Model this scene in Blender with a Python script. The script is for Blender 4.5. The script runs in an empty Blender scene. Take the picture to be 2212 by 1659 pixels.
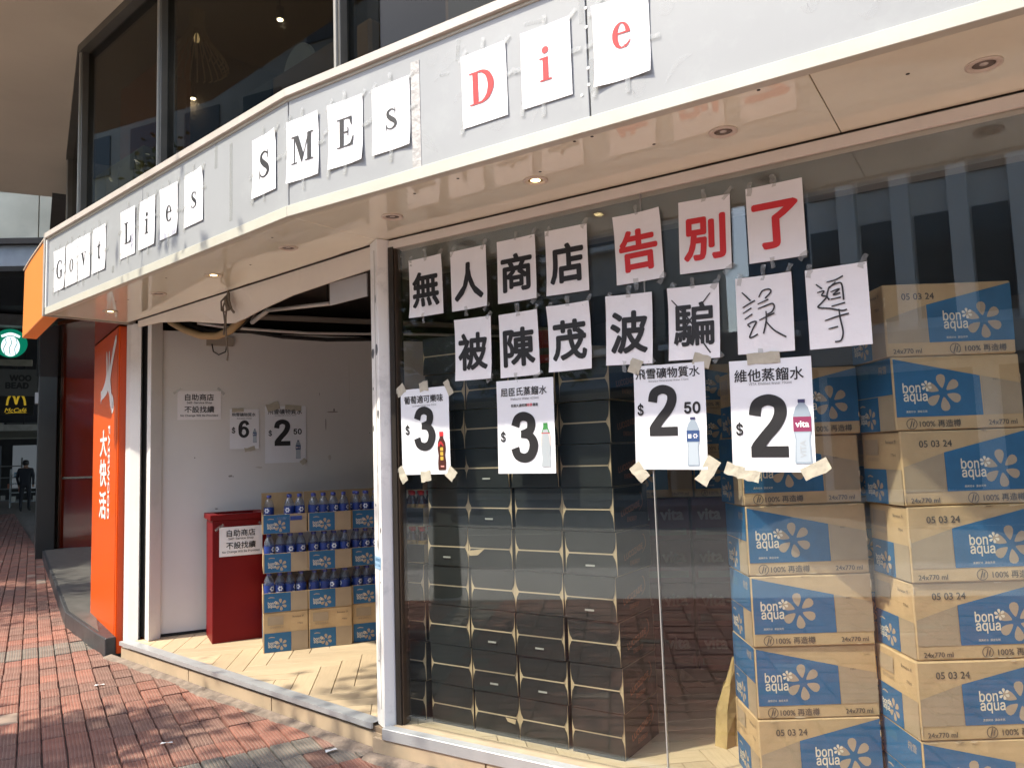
import bpy, bmesh, math, random
from mathutils import Vector, Matrix, noise

RND = random.Random(11)
sc = bpy.context.scene
col = sc.collection
rad = math.radians

# ------------------------------------------------------------------ camera
CAM_H = 1.40
PITCH, ROLL = rad(5.2), rad(1.88)
fw = Vector((0, math.cos(PITCH), math.sin(PITCH)))
r0 = Vector((1, 0, 0)); u0 = r0.cross(fw)
rt = math.cos(ROLL) * r0 - math.sin(ROLL) * u0
up = math.sin(ROLL) * r0 + math.cos(ROLL) * u0
cam = bpy.data.cameras.new('camera')
cam.sensor_fit = 'HORIZONTAL'; cam.sensor_width = 36.0
cam.lens = 36.0 * 1660 / 2212
cam.clip_start = 0.05; cam.clip_end = 600
cam_o = bpy.data.objects.new('camera', cam); col.objects.link(cam_o)
M = Matrix((( rt.x, up.x, -fw.x, 0), (rt.y, up.y, -fw.y, 0), (rt.z, up.z, -fw.z, CAM_H), (0, 0, 0, 1)))
cam_o.matrix_world = M
sc.camera = cam_o

# ------------------------------------------------------------------ sky, sun, exposure
SUN_AZ, SUN_EL = 202.0, 54.0          # direction to the sun, degrees from +X, and elevation
world = bpy.data.worlds.new('World'); sc.world = world; world.use_nodes = True
wn = world.node_tree; bg = wn.nodes['Background']
sky = wn.nodes.new('ShaderNodeTexSky'); sky.sky_type = 'NISHITA'; sky.sun_disc = False
sky.sun_elevation = rad(SUN_EL); sky.sun_rotation = rad(90 - SUN_AZ)
sky.air_density = 1.2; sky.dust_density = 2.0
wn.links.new(sky.outputs[0], bg.inputs[0]); bg.inputs[1].default_value = 0.15
sun = bpy.data.lights.new('sun', 'SUN'); sun.energy = 2.0; sun.angle = rad(0.9); sun.color = (1.0, 0.94, 0.80)
sun_o = bpy.data.objects.new('sun', sun); col.objects.link(sun_o)
to_sun = Vector((math.cos(rad(SUN_AZ)) * math.cos(rad(SUN_EL)), math.sin(rad(SUN_AZ)) * math.cos(rad(SUN_EL)), math.sin(rad(SUN_EL))))
sun_o.rotation_euler = to_sun.to_track_quat('Z', 'Y').to_euler()
sun_o.location = to_sun * 30
vs = sc.view_settings
vs.view_transform = 'Standard'; vs.look = 'None'; vs.gamma = 1.0; vs.use_curve_mapping = False
vs.exposure = 1.75
sc.cycles.max_bounces = 10; sc.cycles.transparent_max_bounces = 24; sc.cycles.diffuse_bounces = 5
sc.cycles.sample_clamp_indirect = 8.0

# ------------------------------------------------------------------ plan of the curved shop front
O = Vector((-0.640, 3.86, 0)); aW, aD, aL = rad(57.3), rad(48.9), rad(32.0)
eW = Vector((math.sin(aW), -math.cos(aW), 0)); iW = Vector((math.cos(aW), math.sin(aW), 0))   # window side: along, inwards
eD = Vector((-math.sin(aD), math.cos(aD), 0)); iD = Vector((math.cos(aD), math.sin(aD), 0))   # door side: along (away), inwards
eL = Vector((-math.sin(aL), math.cos(aL), 0)); iL = Vector((math.cos(aL), math.sin(aL), 0))   # neighbour side
RW, RD, RL = aW - math.pi / 2, aD - math.pi / 2, aL - math.pi / 2                             # turn of a thing that faces the street
Z = lambda v, z: Vector((v.x, v.y, z))
def W(s, d, z=0.0): return Z(O + eW * s + iW * d, z)
def D(s, d, z=0.0): return Z(O + eD * s + iD * d, z)
OL = D(4.02, 0.0)
def L(s, d, z=0.0): return Z(OL + eL * s + iL * d, z)
def meet(p, u, q, v):
    den = u.x * v.y - u.y * v.x
    t = ((q.x - p.x) * v.y - (q.y - p.y) * v.x) / den
    return p + u * t
def cornerWD(d): return meet(W(0, d), eW, D(0, d), eD)
def cornerDL(d): return meet(D(0, d), eD, L(0, d), eL)
SOF = 2.50; FLOOR = 0.125; CAP = 3.10; HEAD = 5.10; FAS = -0.575

# ------------------------------------------------------------------ materials
MATS = {}
def mat(name, c, rough=0.6, metal=0.0, spec=0.5, var=0.0, vscale=6.0, bump=0.0, bscale=60.0, coat=0.0, emit=None, dirt=0.0, dscale=2.0, dcol=None, trans=0.0):
    if name in MATS: return MATS[name]
    m = bpy.data.materials.new(name); m.use_nodes = True; MATS[name] = m
    nt = m.node_tree; b = nt.nodes['Principled BSDF']
    b.inputs['Base Color'].default_value = (*c, 1); b.inputs['Roughness'].default_value = rough
    b.inputs['Metallic'].default_value = metal; b.inputs['Specular IOR Level'].default_value = spec
    b.inputs['Coat Weight'].default_value = coat
    tc = nt.nodes.new('ShaderNodeTexCoord')
    src = None
    if var or dirt:
        n = nt.nodes.new('ShaderNodeTexNoise'); n.inputs['Scale'].default_value = vscale; n.inputs['Detail'].default_value = 5
        nt.links.new(tc.outputs['Object'], n.inputs['Vector'])
        mx = nt.nodes.new('ShaderNodeMix'); mx.data_type = 'RGBA'
        mr = nt.nodes.new('ShaderNodeMapRange'); mr.inputs[1].default_value = 0.3; mr.inputs[2].default_value = 0.7
        nt.links.new(n.outputs['Fac'], mr.inputs[0]); nt.links.new(mr.outputs[0], mx.inputs['Factor'])
        mx.inputs['A'].default_value = (*[x * (1 - var) for x in c], 1); mx.inputs['B'].default_value = (*[min(1, x * (1 + var)) for x in c], 1)
        src = mx.outputs['Result']
        if dirt:
            n2 = nt.nodes.new('ShaderNodeTexNoise'); n2.inputs['Scale'].default_value = dscale; n2.inputs['Detail'].default_value = 8; n2.inputs['Roughness'].default_value = 0.7
            nt.links.new(tc.outputs['Object'], n2.inputs['Vector'])
            r2 = nt.nodes.new('ShaderNodeMapRange'); r2.inputs[1].default_value = 0.52; r2.inputs[2].default_value = 0.75; r2.inputs[4].default_value = dirt
            nt.links.new(n2.outputs['Fac'], r2.inputs[0])
            m2 = nt.nodes.new('ShaderNodeMix'); m2.data_type = 'RGBA'
            nt.links.new(r2.outputs[0], m2.inputs['Factor']); nt.links.new(src, m2.inputs['A'])
            m2.inputs['B'].default_value = (*(dcol or [x * 0.4 for x in c]), 1)
            src = m2.outputs['Result']
        nt.links.new(src, b.inputs['Base Color'])
    if bump:
        n = nt.nodes.new('ShaderNodeTexNoise'); n.inputs['Scale'].default_value = bscale; n.inputs['Detail'].default_value = 4
        nt.links.new(tc.outputs['Object'], n.inputs['Vector'])
        bp = nt.nodes.new('ShaderNodeBump'); bp.inputs['Strength'].default_value = bump; bp.inputs['Distance'].default_value = 0.02
        nt.links.new(n.outputs['Fac'], bp.inputs['Height']); nt.links.new(bp.outputs[0], b.inputs['Normal'])
    if emit:
        b.inputs['Emission Color'].default_value = (*emit[0], 1); b.inputs['Emission Strength'].default_value = emit[1]
    return m
def clear(name, tint, ior=1.5, rough=0.0, body=0.0, bcol=(1, 1, 1)):
    """thin clear sheet: see-through with a Fresnel reflection, optionally a little milky"""
    if name in MATS: return MATS[name]
    m = bpy.data.materials.new(name); m.use_nodes = True; MATS[name] = m
    nt = m.node_tree; nt.nodes.remove(nt.nodes['Principled BSDF']); out = nt.nodes['Material Output']
    t = nt.nodes.new('ShaderNodeBsdfTransparent'); t.inputs[0].default_value = (*tint, 1)
    g = nt.nodes.new('ShaderNodeBsdfGlossy'); g.inputs['Roughness'].default_value = rough
    f = nt.nodes.new('ShaderNodeFresnel'); f.inputs['IOR'].default_value = ior
    ge = nt.nodes.new('ShaderNodeNewGeometry'); mi = nt.nodes.new('ShaderNodeMix'); mi.data_type = 'FLOAT'
    mi.inputs['A'].default_value = ior; mi.inputs['B'].default_value = 1 / ior      # same reflectance on both faces of a thin sheet
    nt.links.new(ge.outputs['Backfacing'], mi.inputs['Factor']); nt.links.new(mi.outputs['Result'], f.inputs['IOR'])
    a = nt.nodes.new('ShaderNodeMixShader'); nt.links.new(f.outputs[0], a.inputs[0])
    src = t.outputs[0]
    if body:
        d = nt.nodes.new('ShaderNodeBsdfDiffuse'); d.inputs[0].default_value = (*bcol, 1)
        bm_ = nt.nodes.new('ShaderNodeMixShader'); bm_.inputs[0].default_value = body
        nt.links.new(t.outputs[0], bm_.inputs[1]); nt.links.new(d.outputs[0], bm_.inputs[2]); src = bm_.outputs[0]
    nt.links.new(src, a.inputs[1]); nt.links.new(g.outputs[0], a.inputs[2]); nt.links.new(a.outputs[0], out.inputs[0])
    return m
def paver_mat(name, c, grooves=True):
    m = mat(name, c, 0.85, var=0.22, vscale=9, dirt=0.55, dscale=5, dcol=(c[0] * 0.45 + 0.07, c[1] * 0.45 + 0.065, c[2] * 0.45 + 0.055), bump=0.0)
    nt = m.node_tree; b = nt.nodes['Principled BSDF']
    oi = nt.nodes.new('ShaderNodeObjectInfo'); tc = nt.nodes.new('ShaderNodeTexCoord')
    # each piece its own tone
    src = b.inputs['Base Color'].links[0].from_socket
    hs = nt.nodes.new('ShaderNodeHueSaturation'); mr = nt.nodes.new('ShaderNodeMapRange')
    mr.inputs[3].default_value = 0.82; mr.inputs[4].default_value = 1.12
    nt.links.new(oi.outputs['Random'], mr.inputs[0]); nt.links.new(mr.outputs[0], hs.inputs['Value'])
    nt.links.new(src, hs.inputs['Color'])
    fin = hs.outputs[0]
    n = nt.nodes.new('ShaderNodeTexNoise'); n.inputs['Scale'].default_value = 55; n.inputs['Detail'].default_value = 6
    nt.links.new(tc.outputs['Object'], n.inputs['Vector'])
    hsum = n.outputs['Fac']
    if grooves:
        wv = nt.nodes.new('ShaderNodeTexWave'); wv.inputs['Scale'].default_value = 19; wv.inputs['Distortion'].default_value = 2.6; wv.inputs['Detail'].default_value = 3; wv.inputs['Detail Scale'].default_value = 2.0
        nt.links.new(tc.outputs['Object'], wv.inputs['Vector'])
        pw = nt.nodes.new('ShaderNodeMath'); pw.operation = 'POWER'; pw.inputs[1].default_value = 4.0
        nt.links.new(wv.outputs['Fac'], pw.inputs[0])
        ml = nt.nodes.new('ShaderNodeMath'); ml.operation = 'MULTIPLY'
        n3 = nt.nodes.new('ShaderNodeTexNoise'); n3.inputs['Scale'].default_value = 4; nt.links.new(tc.outputs['Object'], n3.inputs['Vector'])
        nt.links.new(pw.outputs[0], ml.inputs[0]); nt.links.new(n3.outputs['Fac'], ml.inputs[1])
        m3 = nt.nodes.new('ShaderNodeMix'); m3.data_type = 'RGBA'
        nt.links.new(ml.outputs[0], m3.inputs['Factor']); nt.links.new(fin, m3.inputs['A']); m3.inputs['B'].default_value = (0.30, 0.20, 0.15, 1)   # grit packed in the grooves
        fin = m3.outputs['Result']
        ad = nt.nodes.new('ShaderNodeMath'); ad.operation = 'SUBTRACT'
        nt.links.new(n.outputs['Fac'], ad.inputs[0]); nt.links.new(pw.outputs[0], ad.inputs[1]); hsum = ad.outputs[0]
    nt.links.new(fin, b.inputs['Base Color'])
    bp = nt.nodes.new('ShaderNodeBump'); bp.inputs['Strength'].default_value = 0.6; bp.inputs['Distance'].default_value = 0.004
    nt.links.new(hsum, bp.inputs['Height']); nt.links.new(bp.outputs[0], b.inputs['Normal'])
    return m
def wood_mat(name, c):
    m = mat(name, c, 0.45, var=0.1, vscale=3)
    nt = m.node_tree; b = nt.nodes['Principled BSDF']; tc = nt.nodes.new('ShaderNodeTexCoord')
    mp = nt.nodes.new('ShaderNodeMapping'); mp.inputs['Scale'].default_value = (3, 40, 3)
    nt.links.new(tc.outputs['Object'], mp.inputs[0])
    n = nt.nodes.new('ShaderNodeTexNoise'); n.inputs['Scale'].default_value = 2.2; n.inputs['Detail'].default_value = 6
    nt.links.new(mp.outputs[0], n.inputs['Vector'])
    src = b.inputs['Base Color'].links[0].from_socket
    oi = nt.nodes.new('ShaderNodeObjectInfo'); mr = nt.nodes.new('ShaderNodeMapRange'); mr.inputs[3].default_value = 0.85; mr.inputs[4].default_value = 1.1
    nt.links.new(oi.outputs['Random'], mr.inputs[0])
    hs = nt.nodes.new('ShaderNodeHueSaturation'); nt.links.new(mr.outputs[0], hs.inputs['Value']); nt.links.new(src, hs.inputs['Color'])
    mx = nt.nodes.new('ShaderNodeMix'); mx.data_type = 'RGBA'; mr2 = nt.nodes.new('ShaderNodeMapRange'); mr2.inputs[1].default_value = 0.45; mr2.inputs[2].default_value = 0.8; mr2.inputs[4].default_value = 0.4
    nt.links.new(n.outputs['Fac'], mr2.inputs[0]); nt.links.new(mr2.outputs[0], mx.inputs['Factor'])
    nt.links.new(hs.outputs[0], mx.inputs['A']); mx.inputs['B'].default_value = (c[0] * 0.6, c[1] * 0.55, c[2] * 0.5, 1)
    nt.links.new(mx.outputs['Result'], b.inputs['Base Color'])
    return m

KRAFT = mat('kraft', (0.50, 0.345, 0.18), 0.75, var=0.08, vscale=12, bump=0.12, bscale=25)
TAN = mat('tan_print', (0.36, 0.275, 0.18), 0.75, var=0.08, vscale=10)
BLUE = mat('blue_print', (0.016, 0.115, 0.25), 0.6, var=0.1, vscale=14)
PETAL = mat('petal_print', (0.40, 0.31, 0.22), 0.7)
CREAM = mat('cream_print', (0.72, 0.64, 0.50), 0.7)
GREYINK = mat('grey_ink', (0.10, 0.08, 0.06), 0.7)
PAPER = mat('paper', (0.84, 0.82, 0.82), 0.7, var=0.03, vscale=7, bump=0.4, bscale=9)
PAPER2 = mat('poster_paper', (0.80, 0.81, 0.83), 0.45, var=0.03, vscale=7, bump=0.15, bscale=8)
INK = mat('black_ink', (0.012, 0.011, 0.012), 0.55)
FADED = mat('faded_ink', (0.022, 0.021, 0.023), 0.6, var=0.3, vscale=25)
REDINK = mat('red_ink', (0.62, 0.025, 0.03), 0.6)
PALERED = mat('sunned_red_ink', (0.44, 0.022, 0.024), 0.6)
TAPE = clear('clear_tape', (0.90, 0.90, 0.88), 1.45, 0.15, 0.25, (0.55, 0.55, 0.53))
MASK = mat('masking_tape', (0.47, 0.43, 0.335), 0.75, var=0.12, vscale=18, bump=0.3, bscale=30)
WHITE = mat('white_paint', (0.74, 0.72, 0.68), 0.45, var=0.04, vscale=3, dirt=0.25, dscale=5, dcol=(0.42, 0.38, 0.33))
POSTW = mat('post_paint', (0.84, 0.82, 0.78), 0.5, var=0.04, vscale=3, dirt=0.75, dscale=3.2, dcol=(0.30, 0.29, 0.28))
JAMB = mat('jamb_paint', (0.74, 0.68, 0.60), 0.45, var=0.05, vscale=3, dirt=0.2, dscale=4, dcol=(0.4, 0.36, 0.3))
PANEL = mat('grey_panel', (0.325, 0.33, 0.33), 0.38, var=0.05, vscale=1.6, dirt=0.55, dscale=3.6, dcol=(0.40, 0.41, 0.40), spec=0.3, bump=0.05, bscale=3)
TRIMC = mat('cream_trim', (0.50, 0.48, 0.40), 0.4, var=0.05, vscale=5, dirt=0.2, dscale=9, dcol=(0.45, 0.36, 0.2))
TRIMT = mat('cap_trim', (0.50, 0.44, 0.38), 0.5, var=0.08, vscale=5, dirt=0.3, dscale=7)
SOFFIT = mat('soffit_gloss', (0.87, 0.83, 0.66), 0.06, var=0.04, vscale=1.6, spec=1.0, coat=0.7, dirt=0.14, dscale=1.7, dcol=(0.5, 0.42, 0.34))
ALU = mat('aluminium', (0.46, 0.47, 0.47), 0.38, metal=0.35, var=0.08, vscale=8)
BRONZE = mat('dark_bronze', (0.035, 0.028, 0.022), 0.35, metal=0.3)
FRAME = mat('window_frame', (0.13, 0.115, 0.095), 0.4, metal=0.5, var=0.1)
BLACK = mat('black_void', (0.012, 0.011, 0.010), 0.8)
GLASS = clear('shop_glass', (0.955, 0.97, 0.96), 1.64, 0.0)
GLASSUP = clear('upper_glass', (0.52, 0.52, 0.48), 1.27, 0.01)
ORANGE = mat('orange_gloss', (0.70, 0.09, 0.003), 0.3, spec=0.22, var=0.03, vscale=2, coat=0.0)
ORANGE2 = mat('orange_sign', (0.68, 0.23, 0.05), 0.35, var=0.03, vscale=2)
SIGNWHITE = mat('sign_white', (0.78, 0.74, 0.70), 0.5)
GRANITE = mat('black_granite', (0.045, 0.046, 0.048), 0.45, var=0.3, vscale=14, dirt=0.5, dscale=6, dcol=(0.13, 0.12, 0.11))
STEPTOP = mat('step_tile', (0.10, 0.095, 0.085), 0.5, var=0.2, vscale=8)
TANTILE = mat('tan_riser', (0.46, 0.35, 0.23), 0.5, var=0.12, vscale=5, dirt=0.55, dscale=6, dcol=(0.26, 0.24, 0.18))
MORTAR = mat('mortar', (0.20, 0.155, 0.12), 0.95, var=0.3, vscale=15, bump=0.8, bscale=22, dirt=0.6, dscale=7, dcol=(0.32, 0.27, 0.22))

# ------------------------------------------------------------------ mesh helpers
class MB:
    def __init__(s): s.v = []; s.f = []; s.m = []; s.mats = []
    def mi(s, m):
        if m not in s.mats: s.mats.append(m)
        return s.mats.index(m)
    def add(s, vs, fs, m):
        k = len(s.v); i = s.mi(m)
        s.v += [tuple(v) for v in vs]
        for f in fs: s.f.append([k + a for a in f]); s.m.append(i)
        return s
    def box(s, x0, x1, y0, y1, z0, z1, m):
        return s.add([(x0, y0, z0), (x1, y0, z0), (x1, y1, z0), (x0, y1, z0), (x0, y0, z1), (x1, y0, z1), (x1, y1, z1), (x0, y1, z1)],
                     [(0, 3, 2, 1), (4, 5, 6, 7), (0, 1, 5, 4), (1, 2, 6, 5), (2, 3, 7, 6), (3, 0, 4, 7)], m)
    def prism(s, pts, z0, z1, m):
        n = len(pts)
        a = sum(pts[i][0] * pts[(i + 1) % n][1] - pts[(i + 1) % n][0] * pts[i][1] for i in range(n))
        if a < 0: pts = list(reversed(pts))
        vs = [(p[0], p[1], z0) for p in pts] + [(p[0], p[1], z1) for p in pts]
        fs = [tuple(reversed(range(n))), tuple(range(n, 2 * n))] + [(i, (i + 1) % n, n + (i + 1) % n, n + i) for i in range(n)]
        return s.add(vs, fs, m)
    def slab(s, pts, y0, y1, m):
        """outline in x,z made solid between y0 (front) and y1"""
        n = len(pts)
        a = sum(pts[i][0] * pts[(i + 1) % n][1] - pts[(i + 1) % n][0] * pts[i][1] for i in range(n))
        if a < 0: pts = list(reversed(pts))
        vs = [(p[0], y0, p[1]) for p in pts] + [(p[0], y1, p[1]) for p in pts]
        fs = [tuple(range(n)), tuple(reversed(range(n, 2 * n)))] + [(i, n + i, n + (i + 1) % n, (i + 1) % n) for i in range(n)]
        return s.add(vs, fs, m)
    def poly(s, pts, y, m):
        n = len(pts)
        a = sum(pts[i][0] * pts[(i + 1) % n][1] - pts[(i + 1) % n][0] * pts[i][1] for i in range(n))
        if a < 0: pts = list(reversed(pts))
        return s.add([(p[0], y, p[1]) for p in pts], [tuple(range(n))], m)
    def ribbon(s, pts, y, m, sub=6, w=None, dy=0.0):
        """stroke in the x,z plane through (x, z[, width]) points"""
        P = [(p[0], p[1], (p[2] if len(p) > 2 else w)) for p in pts]
        Q = []
        n = len(P)
        for i in range(n - 1):
            p0, p1, p2, p3 = P[max(0, i - 1)], P[i], P[i + 1], P[min(n - 1, i + 2)]
            for k in range(sub):
                t = k / sub
                Q.append(tuple(0.5 * ((2 * p1[j]) + (-p0[j] + p2[j]) * t + (2 * p0[j] - 5 * p1[j] + 4 * p2[j] - p3[j]) * t * t + (-p0[j] + 3 * p1[j] - 3 * p2[j] + p3[j]) * t ** 3) for j in range(3)))
        Q.append(P[-1])
        vs = []
        for i, q in enumerate(Q):
            a, b = Q[max(0, i - 1)], Q[min(len(Q) - 1, i + 1)]
            dx, dz = b[0] - a[0], b[1] - a[1]; l = math.hypot(dx, dz) or 1
            nx, nz = -dz / l * q[2] / 2, dx / l * q[2] / 2
            yy = y - dy * i
            vs += [(q[0] + nx, yy, q[1] + nz), (q[0] - nx, yy, q[1] - nz)]
        fs = [(2 * i, 2 * i + 1, 2 * i + 3, 2 * i + 2) for i in range(len(Q) - 1)]
        return s.add(vs, fs, m)
    def disc(s, cx, cz, rx, rz, y, m, n=20):
        return s.poly([(cx + rx * math.cos(2 * math.pi * i / n), cz + rz * math.sin(2 * math.pi * i / n)) for i in range(n)], y, m)
    def tube(s, pts, r, m, n=8, r1=None):
        pts = [Vector(p) for p in pts]; k = len(pts); vs = []
        for i, p in enumerate(pts):
            t = (pts[min(k - 1, i + 1)] - pts[max(0, i - 1)]).normalized()
            a = t.orthogonal().normalized() if i == 0 else (s._a - t * s._a.dot(t)).normalized()
            s._a = a; b = t.cross(a)
            rr = r if r1 is None else r + (r1 - r) * i / (k - 1)
            vs += [p + (a * math.cos(2 * math.pi * j / n) + b * math.sin(2 * math.pi * j / n)) * rr for j in range(n)]
        fs = [(i * n + j, i * n + (j + 1) % n, (i + 1) * n + (j + 1) % n, (i + 1) * n + j) for i in range(k - 1) for j in range(n)]
        fs += [tuple(reversed(range(n))), tuple(range((k - 1) * n, k * n))]
        return s.add(vs, fs, m)
    def lathe(s, prof, m, n=14, cx=0, cy=0):
        k = len(prof); vs = []
        for r, z in prof: vs += [(cx + r * math.cos(2 * math.pi * j / n), cy + r * math.sin(2 * math.pi * j / n), z) for j in range(n)]
        fs = [(i * n + j, i * n + (j + 1) % n, (i + 1) * n + (j + 1) % n, (i + 1) * n + j) for i in range(k - 1) for j in range(n)]
        if prof[0][0] > 1e-4: fs.append(tuple(reversed(range(n))))
        if prof[-1][0] > 1e-4: fs.append(tuple(range((k - 1) * n, k * n)))
        return s.add(vs, fs, m)
    def text(s, body, cx, cz, m, y, w=None, h=None, bold=0.0, font=None, rot=0.0, shear=0.0, step=0.00005):
        """lettering fitted into w x h (either may be free), centred on cx,cz; bold in ems"""
        V, F = glyphs(body, font)
        if not V: return s
        xs = [v[0] for v in V]; zs = [v[1] for v in V]
        bw, bh = max(xs) - min(xs), max(zs) - min(zs); mx, mz = (max(xs) + min(xs)) / 2, (max(zs) + min(zs)) / 2
        kx = w / bw if w else None; kz = h / bh if h else None
        if kx is None: kx = kz
        if kz is None: kz = kx
        shifts = [(0, 0)]
        if bold:
            shifts += [(bold * math.cos(2 * math.pi * j / 8), bold * math.sin(2 * math.pi * j / 8)) for j in range(8)]
        cr, sr = math.cos(rot), math.sin(rot)
        for q, (dx, dz) in enumerate(shifts):
            vs = []
            for x, z in V:
                a = (x - mx + dx) * kx; b = (z - mz + dz) * kz; a += shear * b
                vs.append((cx + a * cr - b * sr, y - q * step, cz + a * sr + b * cr))
            s.add(vs, F, m)
        return s
    def mesh(s, name, bevel=0.0, smooth=False, jitter=0.0):
        me = bpy.data.meshes.new(name)
        me.from_pydata(s.v, [], s.f)
        for m in s.mats: me.materials.append(m)
        me.polygons.foreach_set('material_index', s.m)
        if bevel:
            bm = bmesh.new(); bm.from_mesh(me)
            bmesh.ops.bevel(bm, geom=[e for e in bm.edges], offset=bevel, segments=1, profile=0.5, affect='EDGES', clamp_overlap=True)
            bm.to_mesh(me); bm.free()
        if jitter:
            for v in me.vertices:
                v.co += Vector((RND.uniform(-1, 1), RND.uniform(-1, 1), RND.uniform(-1, 1))) * jitter
        if smooth:
            me.polygons.foreach_set('use_smooth', [True] * len(me.polygons))
        me.update()
        return me
    def build(s, name, parent=None, **k): return link(name, s.mesh(name, **k), parent)

def link(name, me, parent=None, loc=(0, 0, 0), rotz=0.0):
    o = bpy.data.objects.new(name, me); col.objects.link(o)
    o.location = loc; o.rotation_euler = (0, 0, rotz)
    if parent: o.parent = parent
    return o
def thing(name, label, cat, loc=(0, 0, 0), rotz=0.0, group=None):
    o = bpy.data.objects.new(name, None); col.objects.link(o); o.empty_display_size = 0.05
    o.location = loc; o.rotation_euler = (0, 0, rotz); return tag(o, label, cat, group)
def tag(o, label, cat, group=None):
    o['label'] = label; o['category'] = cat
    if group: o['group'] = group
    return o
def struct(o, kind='structure'):
    o['kind'] = kind; return o

FONTS = {None: None}
def get_font(name):
    if name not in FONTS:
        FONTS[name] = None
        try:
            import os
            p = os.path.join(bpy.utils.system_resource('DATAFILES', path='fonts'), name)
            FONTS[name] = bpy.data.fonts.load(p)
        except Exception as e:
            print('font', name, e)
    return FONTS[name]
GLY = {}
SANS = 'Inter.woff2'
def glyphs(body, font=None):
    key = (body, font)
    if key in GLY: return GLY[key]
    c = bpy.data.curves.new('lettering', 'FONT'); c.body = body; c.size = 1; c.resolution_u = 3
    f = get_font(font)
    if f: c.font = f
    o = bpy.data.objects.new('lettering', c); col.objects.link(o)
    bpy.context.view_layer.update()
    me = bpy.data.meshes.new_from_object(o.evaluated_get(bpy.context.evaluated_depsgraph_get()))
    V = [(v.co.x, v.co.y) for v in me.vertices]
    F = []
    for p in me.polygons:
        i = list(p.vertices)
        a = sum(V[i[k]][0] * V[i[(k + 1) % len(i)]][1] - V[i[(k + 1) % len(i)]][0] * V[i[k]][1] for k in range(len(i)))
        F.append(i if a > 0 else i[::-1])
    bpy.data.objects.remove(o); bpy.data.meshes.remove(me); bpy.data.curves.remove(c)
    GLY[key] = (V, F)
    return GLY[key]

# ================================================================== SETTING
ASPHALT = mat('asphalt', (0.27, 0.26, 0.24), 0.9, var=0.25, vscale=30, bump=0.5, bscale=80)
b = MB(); b.box(-150, 150, -150, 150, -0.3, -0.14, ASPHALT); struct(b.build('ground'))
def Lpoly(pts): return [L(s, d) for s, d in pts]
b = MB(); b.prism(Lpoly([(-60, -4.9), (60, -4.9), (60, -14.5), (-60, -14.5)]), -0.139, -0.12, ASPHALT); road = struct(b.build('road'))
PAINT = mat('road_paint', (0.6, 0.58, 0.5), 0.7, var=0.1, dirt=0.4, dscale=9)
b = MB()
for k in range(-14, 14): b.prism(Lpoly([(k * 4, -9.65), (k * 4 + 2, -9.65), (k * 4 + 2, -9.75), (k * 4, -9.75)]), -0.118, -0.114, PAINT)
b.build('lane_marking', road)
CONC = mat('kerb_concrete', (0.30, 0.29, 0.27), 0.85, var=0.15, vscale=8)
b = MB(); b.prism(Lpoly([(-60, -2.6), (60, -2.6), (60, 9), (-60, 9)]), -0.12, -0.03, MORTAR); pavement = struct(b.build('pavement'))
APRON = mat('bounce_concrete', (0.46, 0.44, 0.41), 0.85, var=0.08, vscale=1.5, bump=0.2, bscale=40)
b = MB(); b.prism(Lpoly([(-60, -4.6), (60, -4.6), (60, -2.6), (-60, -2.6)]), -0.12, -0.002, APRON); struct(b.build('bounce_apron'))  # unseen pale strip added to bounce neutral light up to the soffit
for k in range(-12, 24):
    b = MB(); b.prism(Lpoly([(k * 1.0 + 0.01, -4.6), (k + 0.99, -4.6), (k + 0.99, -4.76), (k + 0.01, -4.76)]), -0.119, 0.0, CONC); b.build('kerbstone', pavement, bevel=0.008)
b = MB(); b.prism(Lpoly([(-60, -14.6), (60, -14.6), (60, -40), (-60, -40)]), -0.12, 0.0, CONC); struct(b.build('far_pavement'))

# ---- clipping of laid pieces against the frontage
def clip(poly, p, n):
    out = []
    for i in range(len(poly)):
        a, c = poly[i], poly[(i + 1) % len(poly)]
        da = (a[0] - p[0]) * n[0] + (a[1] - p[1]) * n[1]; dc = (c[0] - p[0]) * n[0] + (c[1] - p[1]) * n[1]
        if da >= 0: out.append(a)
        if (da >= 0) != (dc >= 0):
            t = da / (da - dc); out.append((a[0] + (c[0] - a[0]) * t, a[1] + (c[1] - a[1]) * t))
    return out
def area(poly): return abs(sum(poly[i][0] * poly[(i + 1) % len(poly)][1] - poly[(i + 1) % len(poly)][0] * poly[i][1] for i in range(len(poly)))) / 2
stepA = Vector((-3.10, 5.86, 0)); stepDir = Vector((-7.50, 12.30, 0)) - Vector((-3.20, 6.0, 0)); stepDir.normalize(); stepIn = Vector((stepDir.y, -stepDir.x, 0))
def fronts(p): return [-(p - W(0, -0.15)).dot(iW), -(p - D(0, -0.115)).dot(iD), -(p - stepA).dot(stepIn)]
def clear_of_shop(p):
    return max(fronts(p))   # >0 when outside

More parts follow.
